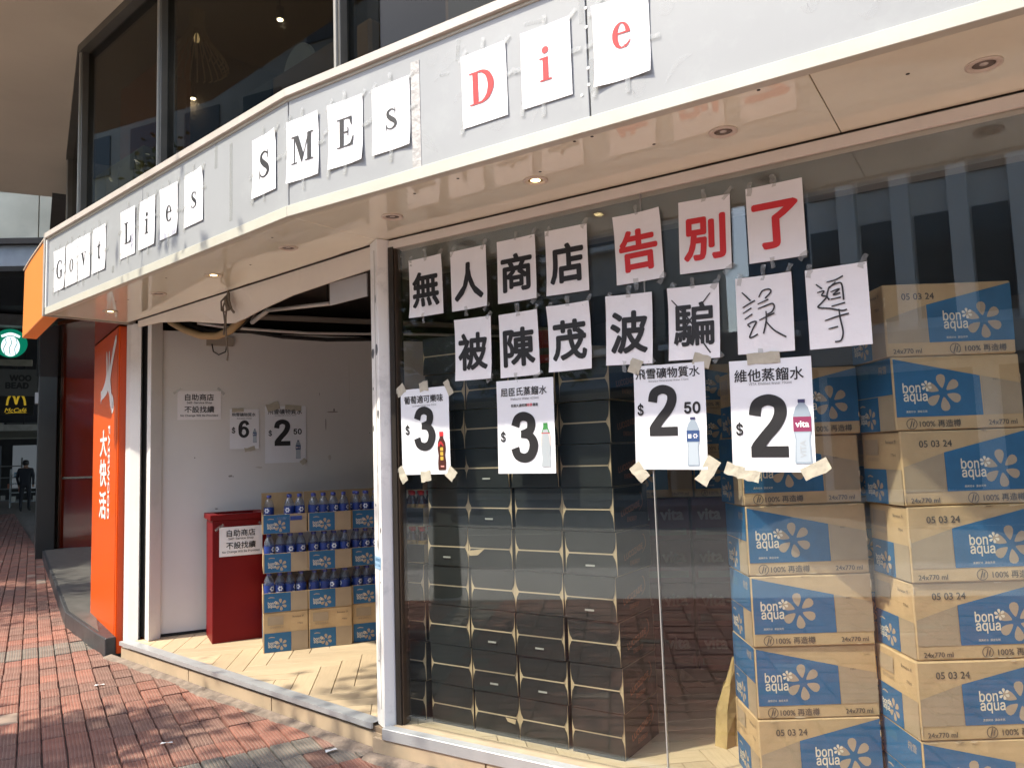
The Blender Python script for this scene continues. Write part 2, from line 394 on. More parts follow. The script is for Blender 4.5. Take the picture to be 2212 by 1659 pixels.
# ---- pavers: 0.27 x 0.14, joints running along the neighbour's frontage
PU, PV, GAP = 0.208, 0.106, 0.006
RED = paver_mat('paver_red', (0.275, 0.112, 0.076)); RED2 = paver_mat('paver_rust', (0.235, 0.103, 0.073)); BRN = paver_mat('paver_brown', (0.19, 0.098, 0.073)); GRY = paver_mat('paver_grey', (0.16, 0.145, 0.12)); BUF = paver_mat('paver_buff', (0.34, 0.25, 0.19), False)
def brick_mesh(m, tone):
    b = MB(); x, y = (PV - GAP) / 2, (PU - GAP) / 2; c = 0.006
    b.add([(-x, -y, -0.03), (x, -y, -0.03), (x, y, -0.03), (-x, y, -0.03), (-x, -y, -c), (x, -y, -c), (x, y, -c), (-x, y, -c), (-x + c, -y + c, 0), (x - c, -y + c, 0), (x - c, y - c, 0), (-x + c, y - c, 0)],
          [(8, 9, 10, 11), (4, 5, 9, 8), (5, 6, 10, 9), (6, 7, 11, 10), (7, 4, 8, 11), (0, 1, 5, 4), (1, 2, 6, 5), (2, 3, 7, 6), (3, 0, 4, 7)], m)
    return b.mesh('brick')
BM = {m.name: brick_mesh(m, 0) for m in (RED, RED2, BRN, GRY, BUF)}
cells = []
for iu in range(-50, 130):
    for iv in range(-24, 20):
        off = 0.0
        p = OL + eL * (iu * PU) + iL * (iv * PV + off)
        out = clear_of_shop(p)
        if out < -0.12: continue
        v = Vector((p.x, p.y, -CAM_H)); z = v.dot(fw)
        x, yv = (v.dot(rt) / z, v.dot(up) / z) if z > 0.3 else (9, 9)
        seen = abs(x) < 0.70 and yv > -0.54
        if (not seen and p.length > 9) or p.length > 30: continue
        cells.append((p.length + (0 if seen else 100), iu, iv, p, out))
cells.sort(key=lambda c: c[0])
rest = MB()
AL = aL
def paver_kind(iu, iv):
    r = random.Random(iu * 977 + iv * 131)
    if iu in (-1, -2, -17, -18): return GRY if r.random() < 0.86 else BRN
    a = noise.noise(Vector((iu * 0.33, iv * 0.2, 3.1)))
    q = r.random()
    if a > 0.12: return RED if q < 0.62 else (RED2 if q < 0.975 else BUF)
    if a < -0.15: return BRN if q < 0.6 else (RED2 if q < 0.97 else GRY)
    return RED2 if q < 0.5 else (RED if q < 0.72 else (BRN if q < 0.985 else BUF))
n_obj = 0
for dist, iu, iv, p, out in cells:
    m = paver_kind(iu, iv); r = random.Random(iu * 31 + iv * 7001)
    dz = r.uniform(-0.005, 0.0035); tx, ty = r.uniform(-0.012, 0.012), r.uniform(-0.010, 0.010)
    if out < 0.13:      # piece cut along the mortar strip
        x, y = (PV - GAP) / 2, (PU - GAP) / 2
        pl = [(p + iL * a + eL * c).to_2d() for a, c in ((-x, -y), (x, -y), (x, y), (-x, y))]
        pl = [(q.x, q.y) for q in pl]
        fr = fronts(p); q, n = ((W(0, -0.15), -iW), (D(0, -0.115), -iD), (stepA, -stepIn))[fr.index(max(fr))]
        pl = clip(pl, q, n)
        if len(pl) < 3 or area(pl) < 0.002: continue
        bb = MB(); c0 = Vector((sum(q[0] for q in pl) / len(pl), sum(q[1] for q in pl) / len(pl), 0))
        bb.prism([((Vector((q[0], q[1], 0)) - c0).dot(iL), (Vector((q[0], q[1], 0)) - c0).dot(eL)) for q in pl], -0.03, 0.0, m)
        if n_obj < 300:
            o = bb.build('brick', pavement); o.location = (c0.x, c0.y, dz); o.rotation_euler = (0, 0, AL); n_obj += 1
        else:
            Mx = Matrix.Translation((c0.x, c0.y, dz)) @ Matrix.Rotation(AL, 4, 'Z')
            rest.add([Mx @ Vector(v) for v in bb.v], bb.f, m)
        continue
    if n_obj < 300:
        o = link('brick', BM[m.name], pavement, (p.x + r.uniform(-.002, .002), p.y + r.uniform(-.002, .002), dz)); o.rotation_euler = (tx, ty, AL + r.uniform(-.012, .012)); n_obj += 1
    else:
        Mx = Matrix.Translation((p.x, p.y, dz)) @ Matrix.Rotation(AL, 4, 'Z')
        me = BM[m.name]
        rest.add([Mx @ v.co for v in me.vertices], [list(f.vertices) for f in me.polygons], m)
struct(rest.build('brick_field', pavement), 'stuff')

# crumbled mortar between the pavers and the shop's riser
def ragged_strip(name, pts_in, out_n, width, z, m, parent):
    b = MB(); n = len(pts_in); vs = []
    for i, p in enumerate(pts_in):
        w = width * (1.0 + .45 * noise.noise(Vector((i * .23, width * 9, 0))) + RND.uniform(-.12, .12))
        for k, (f, h) in enumerate(((0, 0.014), (0.4, 0.009), (0.8, 0.004), (1.0, -0.012))):
            q = p + out_n * (w * f); vs.append((q.x, q.y, z + h + (RND.uniform(-0.002, 0.003) if 0 < k < 3 else 0)))
    fs = [(4 * i + k, 4 * i + 4 + k, 4 * i + 5 + k, 4 * i + 1 + k) for i in range(n - 1) for k in range(3)]
    b.add(vs, fs, m); o = b.build(name, parent, smooth=False)
    return o
ragged_strip('mortar_strip', [D(3.15 - i * 0.06, -0.062) for i in range(54)], -iD, 0.075, 0, MORTAR, pavement)
ragged_strip('mortar_strip', [W(-0.05 + i * 0.06, -0.10) for i in range(55)], -iW, 0.07, 0.001, MORTAR, pavement)

# litter on the pavement
SCRAP = mat('scrap_paper', (0.75, 0.74, 0.72), 0.8)
for (x, y, sx, sy, rz, lab) in [(-2.72, 5.10, .05, .02, .3, 'small white paper scrap on the red bricks near the door step'), (-1.98, 3.62, .06, .022, .9, 'torn white paper scrap lying on the shaded bricks, lower left'),
                               (-1.80, 4.02, .05, .016, .1, 'tiny bluish white scrap on the dark bricks below the door'), (-0.93, 3.85, .05, .025, .5, 'crumpled white scrap by the crumbled mortar near the post')]:
    b = MB(); n = 5
    b.add([(-sx, -sy, .002), (0, -sy * 1.2, .012), (sx, -sy * .4, .004), (sx * .8, sy, .008), (0, sy * .7, .003), (-sx * .9, sy * .5, .010)], [(0, 1, 4, 5), (1, 2, 3, 4)], SCRAP)
    o = b.build('paper_scrap'); o.scale = (.6, .6, .6); o.location = (x, y, 0.006); o.rotation_euler = (0, 0, rz); tag(o, lab, 'litter', 'paper scraps on the pavement')

# ---- shop interior: floor, partition, ceiling
WOOD = wood_mat('plank_tile', (0.54, 0.42, 0.27))
SUB = mat('grout', (0.26, 0.19, 0.12), 0.9)
cWD = cornerWD(-0.09)
w0 = Vector((-2.696, 5.88, 0)); wd = Vector((math.cos(rad(25)), math.sin(rad(25)), 0)); wn_ = Vector((-wd.y, wd.x, 0))     # partition: start, run, away from the room
def N(s, d, z=0.0): return Z(w0 + wd * s + wn_ * d, z)
room = [D(3.0, 0.0), D(0, -0.055) , W(0.03, -0.085), W(6.0, -0.085), W(6.0, 5.5), N(4.4, 0.06), N(-0.15, 0.06)]
floor_b = MB(); floor_b.prism(room, 0.0, FLOOR - 0.014, SUB); shop_floor = struct(floor_b.build('shop_floor'))
PWD, PLN = 0.118, 0.59
rot = rad(7.5); ex = Vector((math.cos(rot), math.sin(rot), 0)); ey = Vector((-math.sin(rot), math.cos(rot), 0))
plank_full = MB(); g = 0.0022; plank_full.box(g, PLN - g, g, PWD - g, -0.014, 0.0, WOOD); plank_me = plank_full.mesh('plank', bevel=0.0012)
org = Vector((-1.05, 4.35, 0)); NPL = 5; planks = 0
for k in range(-34, 36):
    for mper in range(-4, 5):
        for vert in (0, 1):
            if vert == 0: q = org + ex * ((k + 2 * NPL * mper) * PWD) + ey * (k * PWD); dirx, diry, rz = ex, ey, rot
            else: q = org + ex * ((k + 2 * NPL * mper) * PWD) + ey * (k * PWD); dirx, diry, rz = ey, -ex, rot + math.pi / 2
            cpt = q + dirx * PLN / 2 + diry * PWD / 2
            if cpt.y < 2.0 or cpt.y > 6.6 or cpt.x > 2.1 or cpt.x < -3.2: continue
            if (cpt - w0).dot(wn_) > 0.3 or (cpt - D(0, 0)).dot(iD) < -0.4 or (cpt - W(0, 0)).dot(iW) < -0.4: continue
            if cpt.y > 4.6 and cpt.x > 0.9: continue
            pl = [(q + dirx * a + diry * c) for a, c in ((g, g), (PLN - g, g), (PLN - g, PWD - g), (g, PWD - g))]
            pl0 = [(v.x, v.y) for v in pl]; pl = pl0
            for pt, n in ((D(0, -0.02), iD), (W(0, -0.05), iW), (N(0, -0.005), -wn_), (D(2.93, 0), -eD)):
                pl = clip(pl, pt, n)
                if len(pl) < 3: break
            if len(pl) < 3 or area(pl) < 0.0015: continue
            if area(pl) > area(pl0) * 0.999:
                o = link('plank', plank_me, shop_floor, (q.x, q.y, FLOOR)); o.rotation_euler = (0, 0, rz)
            else:
                bb = MB(); bb.prism([((Vector((a, c, 0)) - q).dot(dirx), (Vector((a, c, 0)) - q).dot(diry)) for a, c in pl], -0.014, 0.0, WOOD)
                o = bb.build('plank', shop_floor); o.location = (q.x, q.y, FLOOR); o.rotation_euler = (0, 0, rz)
            planks += 1
print('pavers', n_obj, 'planks', planks)
# riser of tan tiles and the aluminium nosing
seg = [(D, 2.98, 1.95), (D, 1.94, 0.97), (D, 0.96, 0.0)]
for F, a, c in seg:
    b = MB(); b.prism([F(a, -0.060), F(c, -0.060), F(c, -0.045), F(a, -0.045)], -0.02, 0.085, TANTILE); b.build('riser_tile', shop_floor)
for a, c in [(-0.03, 0.62), (0.63, 1.5), (1.51, 2.4), (2.41, 3.3), (3.31, 4.4), (4.41, 6)]:
    b = MB(); b.prism([W(a, -0.098), W(c, -0.098), W(c, -0.080), W(a, -0.080)], -0.02, 0.080, TANTILE); b.build('riser_tile', shop_floor)
b = MB()
b.prism([D(2.98, -0.075), D(0.06, -0.075), D(0.06, -0.062), D(2.98, -0.062)], 0.103, 0.1285, ALU)
b.prism([D(2.98, -0.0745), D(0.06, -0.0745), D(0.06, 0.0), D(2.98, 0.0)], 0.1270, 0.1300, ALU)
tag(b.build('door_threshold'), 'aluminium threshold strip along the open doorway step', 'threshold')

WALLW = mat('partition_white', (0.70, 0.68, 0.64), 0.55, var=0.03, vscale=1.3, dirt=0.12, dscale=2.2, dcol=(0.45, 0.42, 0.40))
b = MB(); b.prism([N(0.0, 0.0), N(4.2, 0.0), N(4.2, 0.07), N(0.0, 0.07)], FLOOR, 2.44, WALLW); partition = struct(b.build('partition_wall'))
b = MB(); b.prism([N(0.01, -0.004), N(4.2, -0.004), N(4.2, -0.001), N(0.01, -0.001)], FLOOR + 0.001, FLOOR + 0.022, BLACK); b.build('skirting_gap', partition)
SMUDGE = mat('wall_smudge', (.30, .27, .24), .8); PLUG = mat('wall_plug', (.08, .07, .06), .8); GLUE = mat('glue_mark', (.56, .52, .46), .6)
for s, z, w_, h_, m_ in [(.50, 1.30, .03, .02, SMUDGE), (1.30, 1.80, .10, .012, SMUDGE), (1.32, 1.815, .012, .03, PLUG), (.52, 1.295, .008, .012, PLUG), (1.20, 1.95, .006, .03, SMUDGE), (1.62, 1.62, .008, .008, PLUG), (.40, 1.05, .03, .012, SMUDGE), (.72, 1.36, .06, .02, GLUE), (1.28, 1.42, .03, .05, GLUE), (1.25, 1.70, .008, .10, SMUDGE), (1.45, 2.05, .003, .5, GLUE), (.24, 1.45, .012, .012, SMUDGE)]:
    b = MB(); n = 8; b.poly([(w_ / 2 * math.cos(6.283 * i / n) * RND.uniform(.6, 1.2), h_ / 2 * math.sin(6.283 * i / n) * RND.uniform(.6, 1.2)) for i in range(n)], 0, m_)
    o = b.build('wall_mark', partition); o.location = N(s, -.0012, z); o.rotation_euler = (0, 0, math.atan2(wd.y, wd.x))
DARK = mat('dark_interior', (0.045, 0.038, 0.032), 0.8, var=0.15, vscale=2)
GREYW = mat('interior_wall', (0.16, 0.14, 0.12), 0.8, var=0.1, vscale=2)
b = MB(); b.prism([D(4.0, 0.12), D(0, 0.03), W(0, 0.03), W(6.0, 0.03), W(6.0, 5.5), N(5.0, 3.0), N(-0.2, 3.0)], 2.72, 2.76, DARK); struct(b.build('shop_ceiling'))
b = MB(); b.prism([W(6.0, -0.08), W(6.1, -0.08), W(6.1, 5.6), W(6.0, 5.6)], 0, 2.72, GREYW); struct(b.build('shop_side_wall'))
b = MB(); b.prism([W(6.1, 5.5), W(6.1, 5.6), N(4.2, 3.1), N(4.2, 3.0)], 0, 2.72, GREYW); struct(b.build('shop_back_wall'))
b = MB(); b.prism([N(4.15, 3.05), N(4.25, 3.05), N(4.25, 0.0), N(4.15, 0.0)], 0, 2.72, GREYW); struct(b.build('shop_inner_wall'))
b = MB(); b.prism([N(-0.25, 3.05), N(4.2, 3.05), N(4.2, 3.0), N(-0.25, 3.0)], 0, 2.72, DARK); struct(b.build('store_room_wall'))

# ================================================================== THE SHOP FRONT
# ---- canopy with the grey signboard
can = thing('canopy_signboard', 'long grey signboard canopy curving round the shop corner above the door and window', 'signboard', (0, 0, 0))
DS, WE = 3.06, 6.0
X = lambda d: cornerWD(d)
cs = (X(FAS) - O).dot(eD); cw = (X(FAS) - O).dot(eW)
def panelD(a, c): b = MB(); b.prism([D(a, FAS), D(c, FAS), D(c, FAS + 0.012), D(a, FAS + 0.012)], 2.552, 3.058, PANEL); return b.build('sign_panel', can, bevel=0.0015)
def panelW(a, c): b = MB(); b.prism([W(a, FAS), W(c, FAS), W(c, FAS + 0.012), W(a, FAS + 0.012)], 2.552, 3.058, PANEL); return b.build('sign_panel', can, bevel=0.0015)
panelD(DS - 0.01, 1.491); panelD(1.486, cs + 0.004); panelW(cw + 0.004, 1.486); panelW(1.492, 2.95); panelW(2.956, 4.4); panelW(4.406, WE)
b = MB(); b.prism([D(DS, FAS + 0.013), X(FAS + 0.013), W(WE, FAS + 0.013), W(WE, 0.10), X(0.10), D(DS, 0.10)], 2.53, 3.055, DARK); b.build('core', can)
def band(name, d0, d1, z0, z1, m, ds=DS):
    b = MB(); b.prism([D(ds, d0), X(d0), X(d1), D(ds, d1)], z0, z1, m); b.build(name, can, bevel=0.002)
    b = MB(); b.prism([X(d0), W(WE, d0), W(WE, d1), X(d1)], z0, z1, m); b.build(name, can, bevel=0.002)
band('bottom_trim', FAS - 0.012, FAS + 0.03, 2.500, 2.551, TRIMC)
band('cap_trim', FAS - 0.022, FAS + 0.05, 3.060, 3.100, TRIMT)
band('under_cap_strip', FAS - 0.006, FAS + 0.02, 3.046, 3.0595, TRIMC)  # cream strip just below the cap trim
b = MB(); b.prism([D(DS, FAS + 0.05), X(FAS + 0.05), W(WE, FAS + 0.05), W(WE, 0.0), X(0.0), D(DS, 0.0)], 3.056, 3.07, TRIMT); b.build('top_deck', can)
b = MB(); b.prism([D(DS, FAS + 0.032), X(FAS + 0.032), X(-0.012), D(DS, -0.012)], 2.504, 2.526, SOFFIT); b.build('soffit_panel', can, bevel=0.002)
b = MB(); b.prism([X(FAS + 0.032), W(2.2, FAS + 0.032), W(2.2, -0.012), X(-0.012)], 2.504, 2.526, SOFFIT); b.build('soffit_panel', can, bevel=0.002)
b = MB(); b.prism([W(2.203, FAS + 0.032), W(WE, FAS + 0.032), W(WE, -0.012), W(2.203, -0.012)], 2.504, 2.526, SOFFIT); b.build('soffit_panel', can, bevel=0.002)
b = MB(); b.prism([D(DS + 0.03, FAS - 0.02), D(DS, FAS - 0.02), D(DS, 0.05), D(DS + 0.03, 0.05)], 2.495, 3.098, mat('end_trim', (0.34, 0.31, 0.27), 0.5, var=0.15)); b.build('end_cap', can)
b = MB(); b.prism([D(DS - 0.002, FAS - 0.013), D(DS - 0.022, FAS - 0.013), D(DS - 0.022, FAS + 0.0), D(DS - 0.002, FAS + 0.0)], 2.552, 3.045, WHITE); b.build('edge_trim', can)
GREYTAPE = mat('silver_tape', (0.42, 0.40, 0.38), 0.5, var=0.15, vscale=20, bump=0.3, bscale=40)
b = MB(); b.prism([W(0.69, FAS - 0.002), W(0.735, FAS - 0.002), W(0.735, FAS - 0.0005), W(0.69, FAS - 0.0005)], 2.553, 3.0, GREYTAPE); b.build('joint_tape', can)
# old strips of clear tape and screw heads left on the panels
for F, lst in ((W, [(0.93, 2.98, .02, .09, .1), (0.86, 2.9, .05, .02, .3), (1.28, 2.97, .09, .02, .2), (1.50, 2.7, .02, .12, 0), (1.75, 2.93, .05, .02, .5), (1.47, 2.95, .018, .1, 0)]), (D, [(0.62, 2.98, .03, .14, 0.02), (0.47, 2.80, .03, .40, 0.0), (1.55, 2.9, .02, .1, 0.1), (1.9, 2.62, .03, .05, .2)])):
    for s, z, w, h, r in lst:
        b = MB(); c = F(s, FAS - 0.0012); rr = RW if F is W else RD
        b.poly([(-w / 2, -h / 2), (w / 2, -h / 2 + r * .02), (w / 2, h / 2), (-w / 2, h / 2 - r * .02)], 0, TAPE)
        o = b.build('tape_strip', can); o.location = (c.x, c.y, z); o.rotation_euler = (0, r, rr)
SMEAR = clear('glue_smear', (.97, .97, .97), 1.25, .4, .06, (.85, .85, .83)); rs_ = random.Random(77)
for k in range(16):     # dried glue and tape residue swirls on the panels
    s, z = rs_.uniform(.75, 2.6), rs_.uniform(2.60, 3.0); l, a = rs_.uniform(.05, .20), rs_.uniform(-1.2, 1.2); bend = rs_.uniform(-.05, .05)
    b = MB(); b.ribbon([(-l / 2 * math.cos(a), -l / 2 * math.sin(a), .002), (0, bend, rs_.uniform(.02, .06)), (l / 2 * math.cos(a), l / 2 * math.sin(a), .003)], 0, SMEAR, 6)
    z = min(max(z, 2.56 + l * .5 * abs(math.sin(a)) + .03), 3.03 - l * .5 * abs(math.sin(a)) - .03); c = W(s, FAS - .0011 - k * .00002); o = b.build('glue_smear', can); o.location = (c.x, c.y, z); o.rotation_euler = (0, 0, RW)
for s, z in [(1.489, 2.95), (1.489, 2.88), (1.489, 2.73), (1.46, 2.64), (1.489, 2.67)]:
    b = MB(); c = W(s, FAS - 0.002); b.disc(0, 0, .006, .006, 0, WHITE, 8); o = b.build('screw', can); o.location = (c.x, c.y, z); o.rotation_euler = (0, 0, RW)
for F, s, d in ((W, .60, -.46), (W, .85, -.49), (W, 1.40, -.53), (W, 1.47, -.53), (W, 1.15, -.35), (W, 1.62, -.33), (W, 2.45, -.36), (W, 2.05, -.53), (D, .85, -.25), (D, .3, -.45), (D, 1.45, -.45), (D, 2.3, -.4), (D, 2.2, -.36)):
    c = F(s, d); b = MB(); b.lathe([(.0001, 0), (.006, .0), (.007, .004)], BLACK, 8); o = b.build('screw_hole', can); o.location = (c.x, c.y, 2.5030)

# rusty ragged edge where the soffit meets the window head
RUST = mat('rust_line', (.13, .065, .035), .9, var=.4, vscale=30)
for F, a, c, n in ((W, .02, 3.4, 90), (D, .05, 3.0, 70)):
    b = MB(); vs = []; r_ = random.Random(n)
    for i in range(n + 1):
        s = a + (c - a) * i / n; wv = .003 + .007 * max(0, noise.noise(Vector((s * 5, n, 0)))) + r_.uniform(0, .0015)
        p, q = F(s, -.012), F(s, -.012 - wv); vs += [(p.x, p.y, 2.5036), (q.x, q.y, 2.5032)]
    b.add(vs, [(2 * i, 2 * i + 1, 2 * i + 3, 2 * i + 2) for i in range(n)], RUST); b.build('rust_stain', can)
# recessed downlights under the canopy
RING = mat('downlight_ring', (0.62, 0.53, 0.44), 0.4); LAMPON = mat('lamp_lit', (1, .8, .4), 0.4, emit=((1.0, .75, .35), 3.0)); LAMPOFF = mat('lamp_off', (0.16, 0.13, 0.11), 0.25)
where = ['nearest the right edge of the picture', 'above the red 別 sheet, second from the right', 'lit warm yellow above the 店 sheet', 'above the white post at the bend', 'above the door header, left of the post', 'lit warm above the middle of the door', 'above the left half of the door', 'glowing at the far left end by the orange column']
for (F, s, d, on), wh in zip([(W, 2.645, -.29, 0), (W, 1.861, -.286, 0), (W, 1.086, -.28, 1), (W, 0.32, -.284, 0), (D, .409, -.29, 0), (D, 1.204, -.283, 1), (D, 1.885, -.30, 0), (D, 2.671, -.29, 1)], where):
    c = F(s, d); t = thing('recessed_downlight', 'recessed canopy downlight ' + wh, 'downlight', (c.x, c.y, 2.5035), 0, 'downlights in the canopy underside')
    b = MB(); b.lathe([(.050, .0), (.050, -.004), (.044, -.006), (.033, -.004), (.032, .0)], RING, 24); b.build('ring', t, smooth=True)
    b = MB(); b.lathe([(.0315, -.0005), (.026, .010), (.0001, .012)], LAMPOFF if not on else mat('reflector', (.8, .6, .25), .2, metal=.8), 20); b.build('reflector', t, smooth=True)
    b = MB(); b.lathe([(.0001, -.0010), (.012, -.0008), (.014, .004)] if not on else [(.0001, -.0012), (.020, -.0010), (.022, .004)], LAMPON if on else mat('lamp_glass', (.55, .5, .45), .2), 14); b.build('bulb', t, smooth=True)

# ---- white post at the bend
post = thing('white_post', 'scuffed white painted post between the open doorway and the window', 'post', (0, 0, 0))
pp = [W(-0.075, -0.015), W(0.022, -0.070), W(0.050, -0.005), W(-0.035, 0.075)]
b = MB(); b.prism(pp, 0.115, 2.503, POSTW); b.build('shaft', post, bevel=0.003)
m1 = pp[0].lerp(pp[1], .62); n1 = Vector(((pp[1] - pp[0]).y, -(pp[1] - pp[0]).x, 0)).normalized()
if n1.dot(-iW) < 0: n1 = -n1
b = MB(); q0, q1 = m1 + n1 * .0005, pp[0].lerp(pp[1], .66) + n1 * .0005
b.prism([q0, q1, q1 + n1 * .002, q0 + n1 * .002], 0.2, 2.45, mat('post_seam', (.5, .48, .44), .6)); b.build('seam_strip', post)
CHIP = mat('bare_metal_chip', (0.10, 0.105, 0.11), 0.6)
for k in range(13):
    f = RND.uniform(.06, .94); z = [1.93, 1.94, 1.55, 1.35, 1.62, 1.17, .98, .80, .55, 1.05, 2.2, 1.75, .42][k]; f = [.25, .75, .15, .6, .85, .3, .5, .8, .6, .9, .7, .2, .4][k]
    wch, hch = [(.03, .035), (.035, .045), (.012, .02), (.012, .03), (.02, .03), (.008, .012), (.01, .035), (.008, .01), (.006, .01), (.012, .02), (.01, .03), (.008, .012), (.01, .006)][k]
    wch *= 1.5; hch *= 1.5; b = MB(); n = 9; b.poly([(wch / 2 * math.cos(6.283 * i / n) * RND.uniform(.7, 1.1), hch / 2 * math.sin(6.283 * i / n) * RND.uniform(.7, 1.15)) for i in range(n)], 0, CHIP)
    o = b.build('paint_chip', post); c = pp[0].lerp(pp[1], f) + n1 * .0012; o.location = (c.x, c.y, z); o.rotation_euler = (0, 0, math.atan2((pp[1] - pp[0]).y, (pp[1] - pp[0]).x))
stk = thing('blue_sticker', 'small pale blue phone number sticker low on the white post', 'sticker', Z(pp[0].lerp(pp[1], .5) + n1 * .003, 0.86), math.atan2((pp[1] - pp[0]).y, (pp[1] - pp[0]).x))
b = MB(); b.poly([(-.045, 0), (.045, 0), (.045, .062), (-.045, .062)], 0, mat('sticker_blue', (.30, .48, .66), .5)); b.build('backing', stk)
b = MB(); b.text('通渠維修', 0, .045, BLUE, -.0006, w=.07); b.text('5111 7344', 0, .019, BLUE, -.0006, w=.075); b.build('lettering', stk)

# ---- shop window
win = thing('shop_window', 'large frameless shop window covered with paper sheets, right of the white post', 'window', (0, 0, 0))
for a, c in ((0.085, 1.416), (1.421, 3.4), (3.405, 5.98)):
    b = MB(); b.prism([W(a, 0.0), W(c, 0.0), W(c, 0.010), W(a, 0.010)], 0.135, 2.452, GLASS); b.build('pane', win)
b = MB(); b.prism([W(1.4165, -0.0015), W(1.4205, -0.0015), W(1.4205, 0.0115), W(1.4165, 0.0115)], 0.135, 2.452, mat('silicone', (.30, .29, .27), .35)); b.build('silicone_joint', win)
b = MB(); b.prism([W(.052, -.02), W(.084, -.02), W(.084, .05), W(.052, .05)], .13, 2.46, BRONZE); b.build('side_frame', win)
b = MB(); b.prism([W(.0845, -.012), W(.092, -.012), W(.092, .03), W(.0845, .03)], .13, 2.46, mat('bronze_bead', (.10, .07, .05), .3, metal=.5)); b.build('side_frame', win)
b = MB(); b.prism([W(.05, -.014), W(5.99, -.014), W(5.99, .06), W(.05, .06)], 2.452, 2.497, JAMB); b.build('head_trim', win, bevel=.002)
b = MB(); b.prism([W(.035, -.105), W(5.99, -.105), W(5.99, -.052), W(.035, -.052)], .082, .134, ALU); b.build('sill_rail', win, bevel=.002)
b = MB(); b.prism([W(.05, -.051), W(5.99, -.051), W(5.99, .03), W(.05, .03)], .112, .128, mat('sill_tile', (.40, .31, .21), .5, var=.15, dirt=.5, dscale=8, dcol=(.25, .2, .14))); b.build('sill', win)
b = MB(); b.prism([W(.05, .065), W(5.99, .065), W(5.99, .14), W(.05, .14)], 2.32, 2.70, mat('header_beam', (.22, .21, .185), .7, var=.1)); b.build('inner_header', win)

# ---- door frame and header
dr = thing('door_frame', 'open doorway frame with white side jambs and a warped white header panel', 'doorway', (0, 0, 0))
b = MB(); b.prism([Vector((-3.002, 5.948, 0)), Vector((-2.942, 5.898, 0)), D(2.992, .066), D(3.09, .125)], 0.0, 2.502, WHITE); b.build('jamb', dr, bevel=.003)
b = MB(); b.prism([D(3.05, .10), D(2.86, .10), D(2.86, .12), D(3.05, .12)], 0.125, 2.50, BLACK); b.build('track_slot', dr)
b = MB(); b.prism([D(2.905, .076), D(2.802, .058), D(2.835, .16), D(2.915, .17)], 0.126, 2.50, WHITE); b.build('jamb', dr, bevel=.003)
b = MB(); prof = [(2.90, 2.452), (2.53, 2.437), (2.1, 2.385), (1.75, 2.325), (1.572, 2.305), (1.4, 2.315), (1.209, 2.330), (.83, 2.361), (.4, 2.375), (.05, 2.383)]
vs = []; HW = mat('header_white', (.80, .72, .62), .4, var=.04, vscale=2, dirt=.15, dscale=4)
for s, z in prof:
    bow = .05 * math.exp(-((s - 1.6) / .35) ** 2)
    vs += [D(s, 0 - .0, 2.499), D(s, bow, z), D(s, .012, 2.499), D(s, bow + .012, z)]
fs = []
for i in range(len(prof) - 1):
    k = 4 * i; fs += [(k, k + 4, k + 5, k + 1), (k + 2, k + 3, k + 7, k + 6), (k + 1, k + 5, k + 7, k + 3)]
b.add(vs, fs, HW); b.build('header_panel', dr)
b = MB()
ROLLM = mat('kraft_roll', (.34, .225, .105), .7, var=.1)
pts = [D(2.58, .10, 2.46), D(2.42, .13, 2.38), D(2.2, .15, 2.31), D(2.0, .16, 2.285), D(1.82, .16, 2.30), D(1.64, .15, 2.36)]
b.tube(pts, .026, ROLLM, 10); b.tube([p + Vector((0, 0, .03)) + iD * .05 for p in pts], .026, BLACK, 8); b.build('awning_roll', dr, smooth=True)
# ceiling rails and tubes seen through the doorway
RAIL = mat('white_rail', (.62, .60, .56), .4)
rl = thing('ceiling_rail', 'curved white ceiling rail running along the top of the partition wall', 'rail', (0, 0, 0))
b = MB(); b.tube([N(.25, -.05, 2.50), N(.45, -.06, 2.475), N(.75, -.10, 2.455), N(1.1, -.12, 2.44), N(1.5, -.12, 2.45), N(2.1, -.10, 2.47), N(3.2, -.06, 2.49)], .012, RAIL, 8); b.build('rail', rl, smooth=True)
b = MB(); b.tube([N(.35, -.03, 2.49), N(.9, -.07, 2.41), N(1.25, -.09, 2.395), N(1.8, -.09, 2.42), N(3.0, -.06, 2.44)], .016, BLACK, 8); b.build('cable', rl, smooth=True)
b = MB(); b.prism([N(.2, -.30), N(3.4, -.30), N(3.4, -.14), N(.2, -.14)], 2.53, 2.545, GREYW); b.build('track_plate', rl)
tb = thing('fluorescent_tube', 'unlit white fluorescent tube under the dark shop ceiling above the door', 'light fitting', (0, 0, 0))
b = MB(); b.tube([D(1.98, .55, 2.51), D(1.05, .42, 2.40)], .014, RAIL, 10); b.build('tube', tb, smooth=True)
b = MB(); b.tube([D(2.30, .60, 2.47), D(1.99, .55, 2.511)], .017, RAIL, 8); b.build('holder', tb, smooth=True); b = MB(); b.tube([D(1.06, .44, 2.42), D(.90, .42, 2.39)], .017, BLACK, 8); b.build('holder', tb, smooth=True)
b = MB(); b.tube([D(1.99, .56, 2.53), D(1.99, .56, 2.73)], .006, BLACK, 6); b.build('hanger', tb); b = MB(); b.tube([D(1.1, .44, 2.42), D(1.1, .44, 2.73)], .006, BLACK, 6); b.build('hanger', tb)
hp = thing('hanging_board', 'pale blank board hanging behind the header near the white post', 'board', D(.457, .12, 2.285), RD)
b = MB(); b.box(-.17, .17, 0, .008, 0, .128, mat('board_grey', (.60, .58, .56), .6, var=.04)); b.build('board', hp)
for x in (-.15, .145): b = MB(); b.box(x, x + .005, .002, .006, .128, .43, BLACK); b.build('hanger', hp)
CORD = mat('cord', (.16, .13, .10), .8, var=.2, vscale=40)
rp = thing('dangling_cord', 'knotted old cord dangling from the canopy joint over the doorway', 'cord', (0, 0, 0))
b = MB()
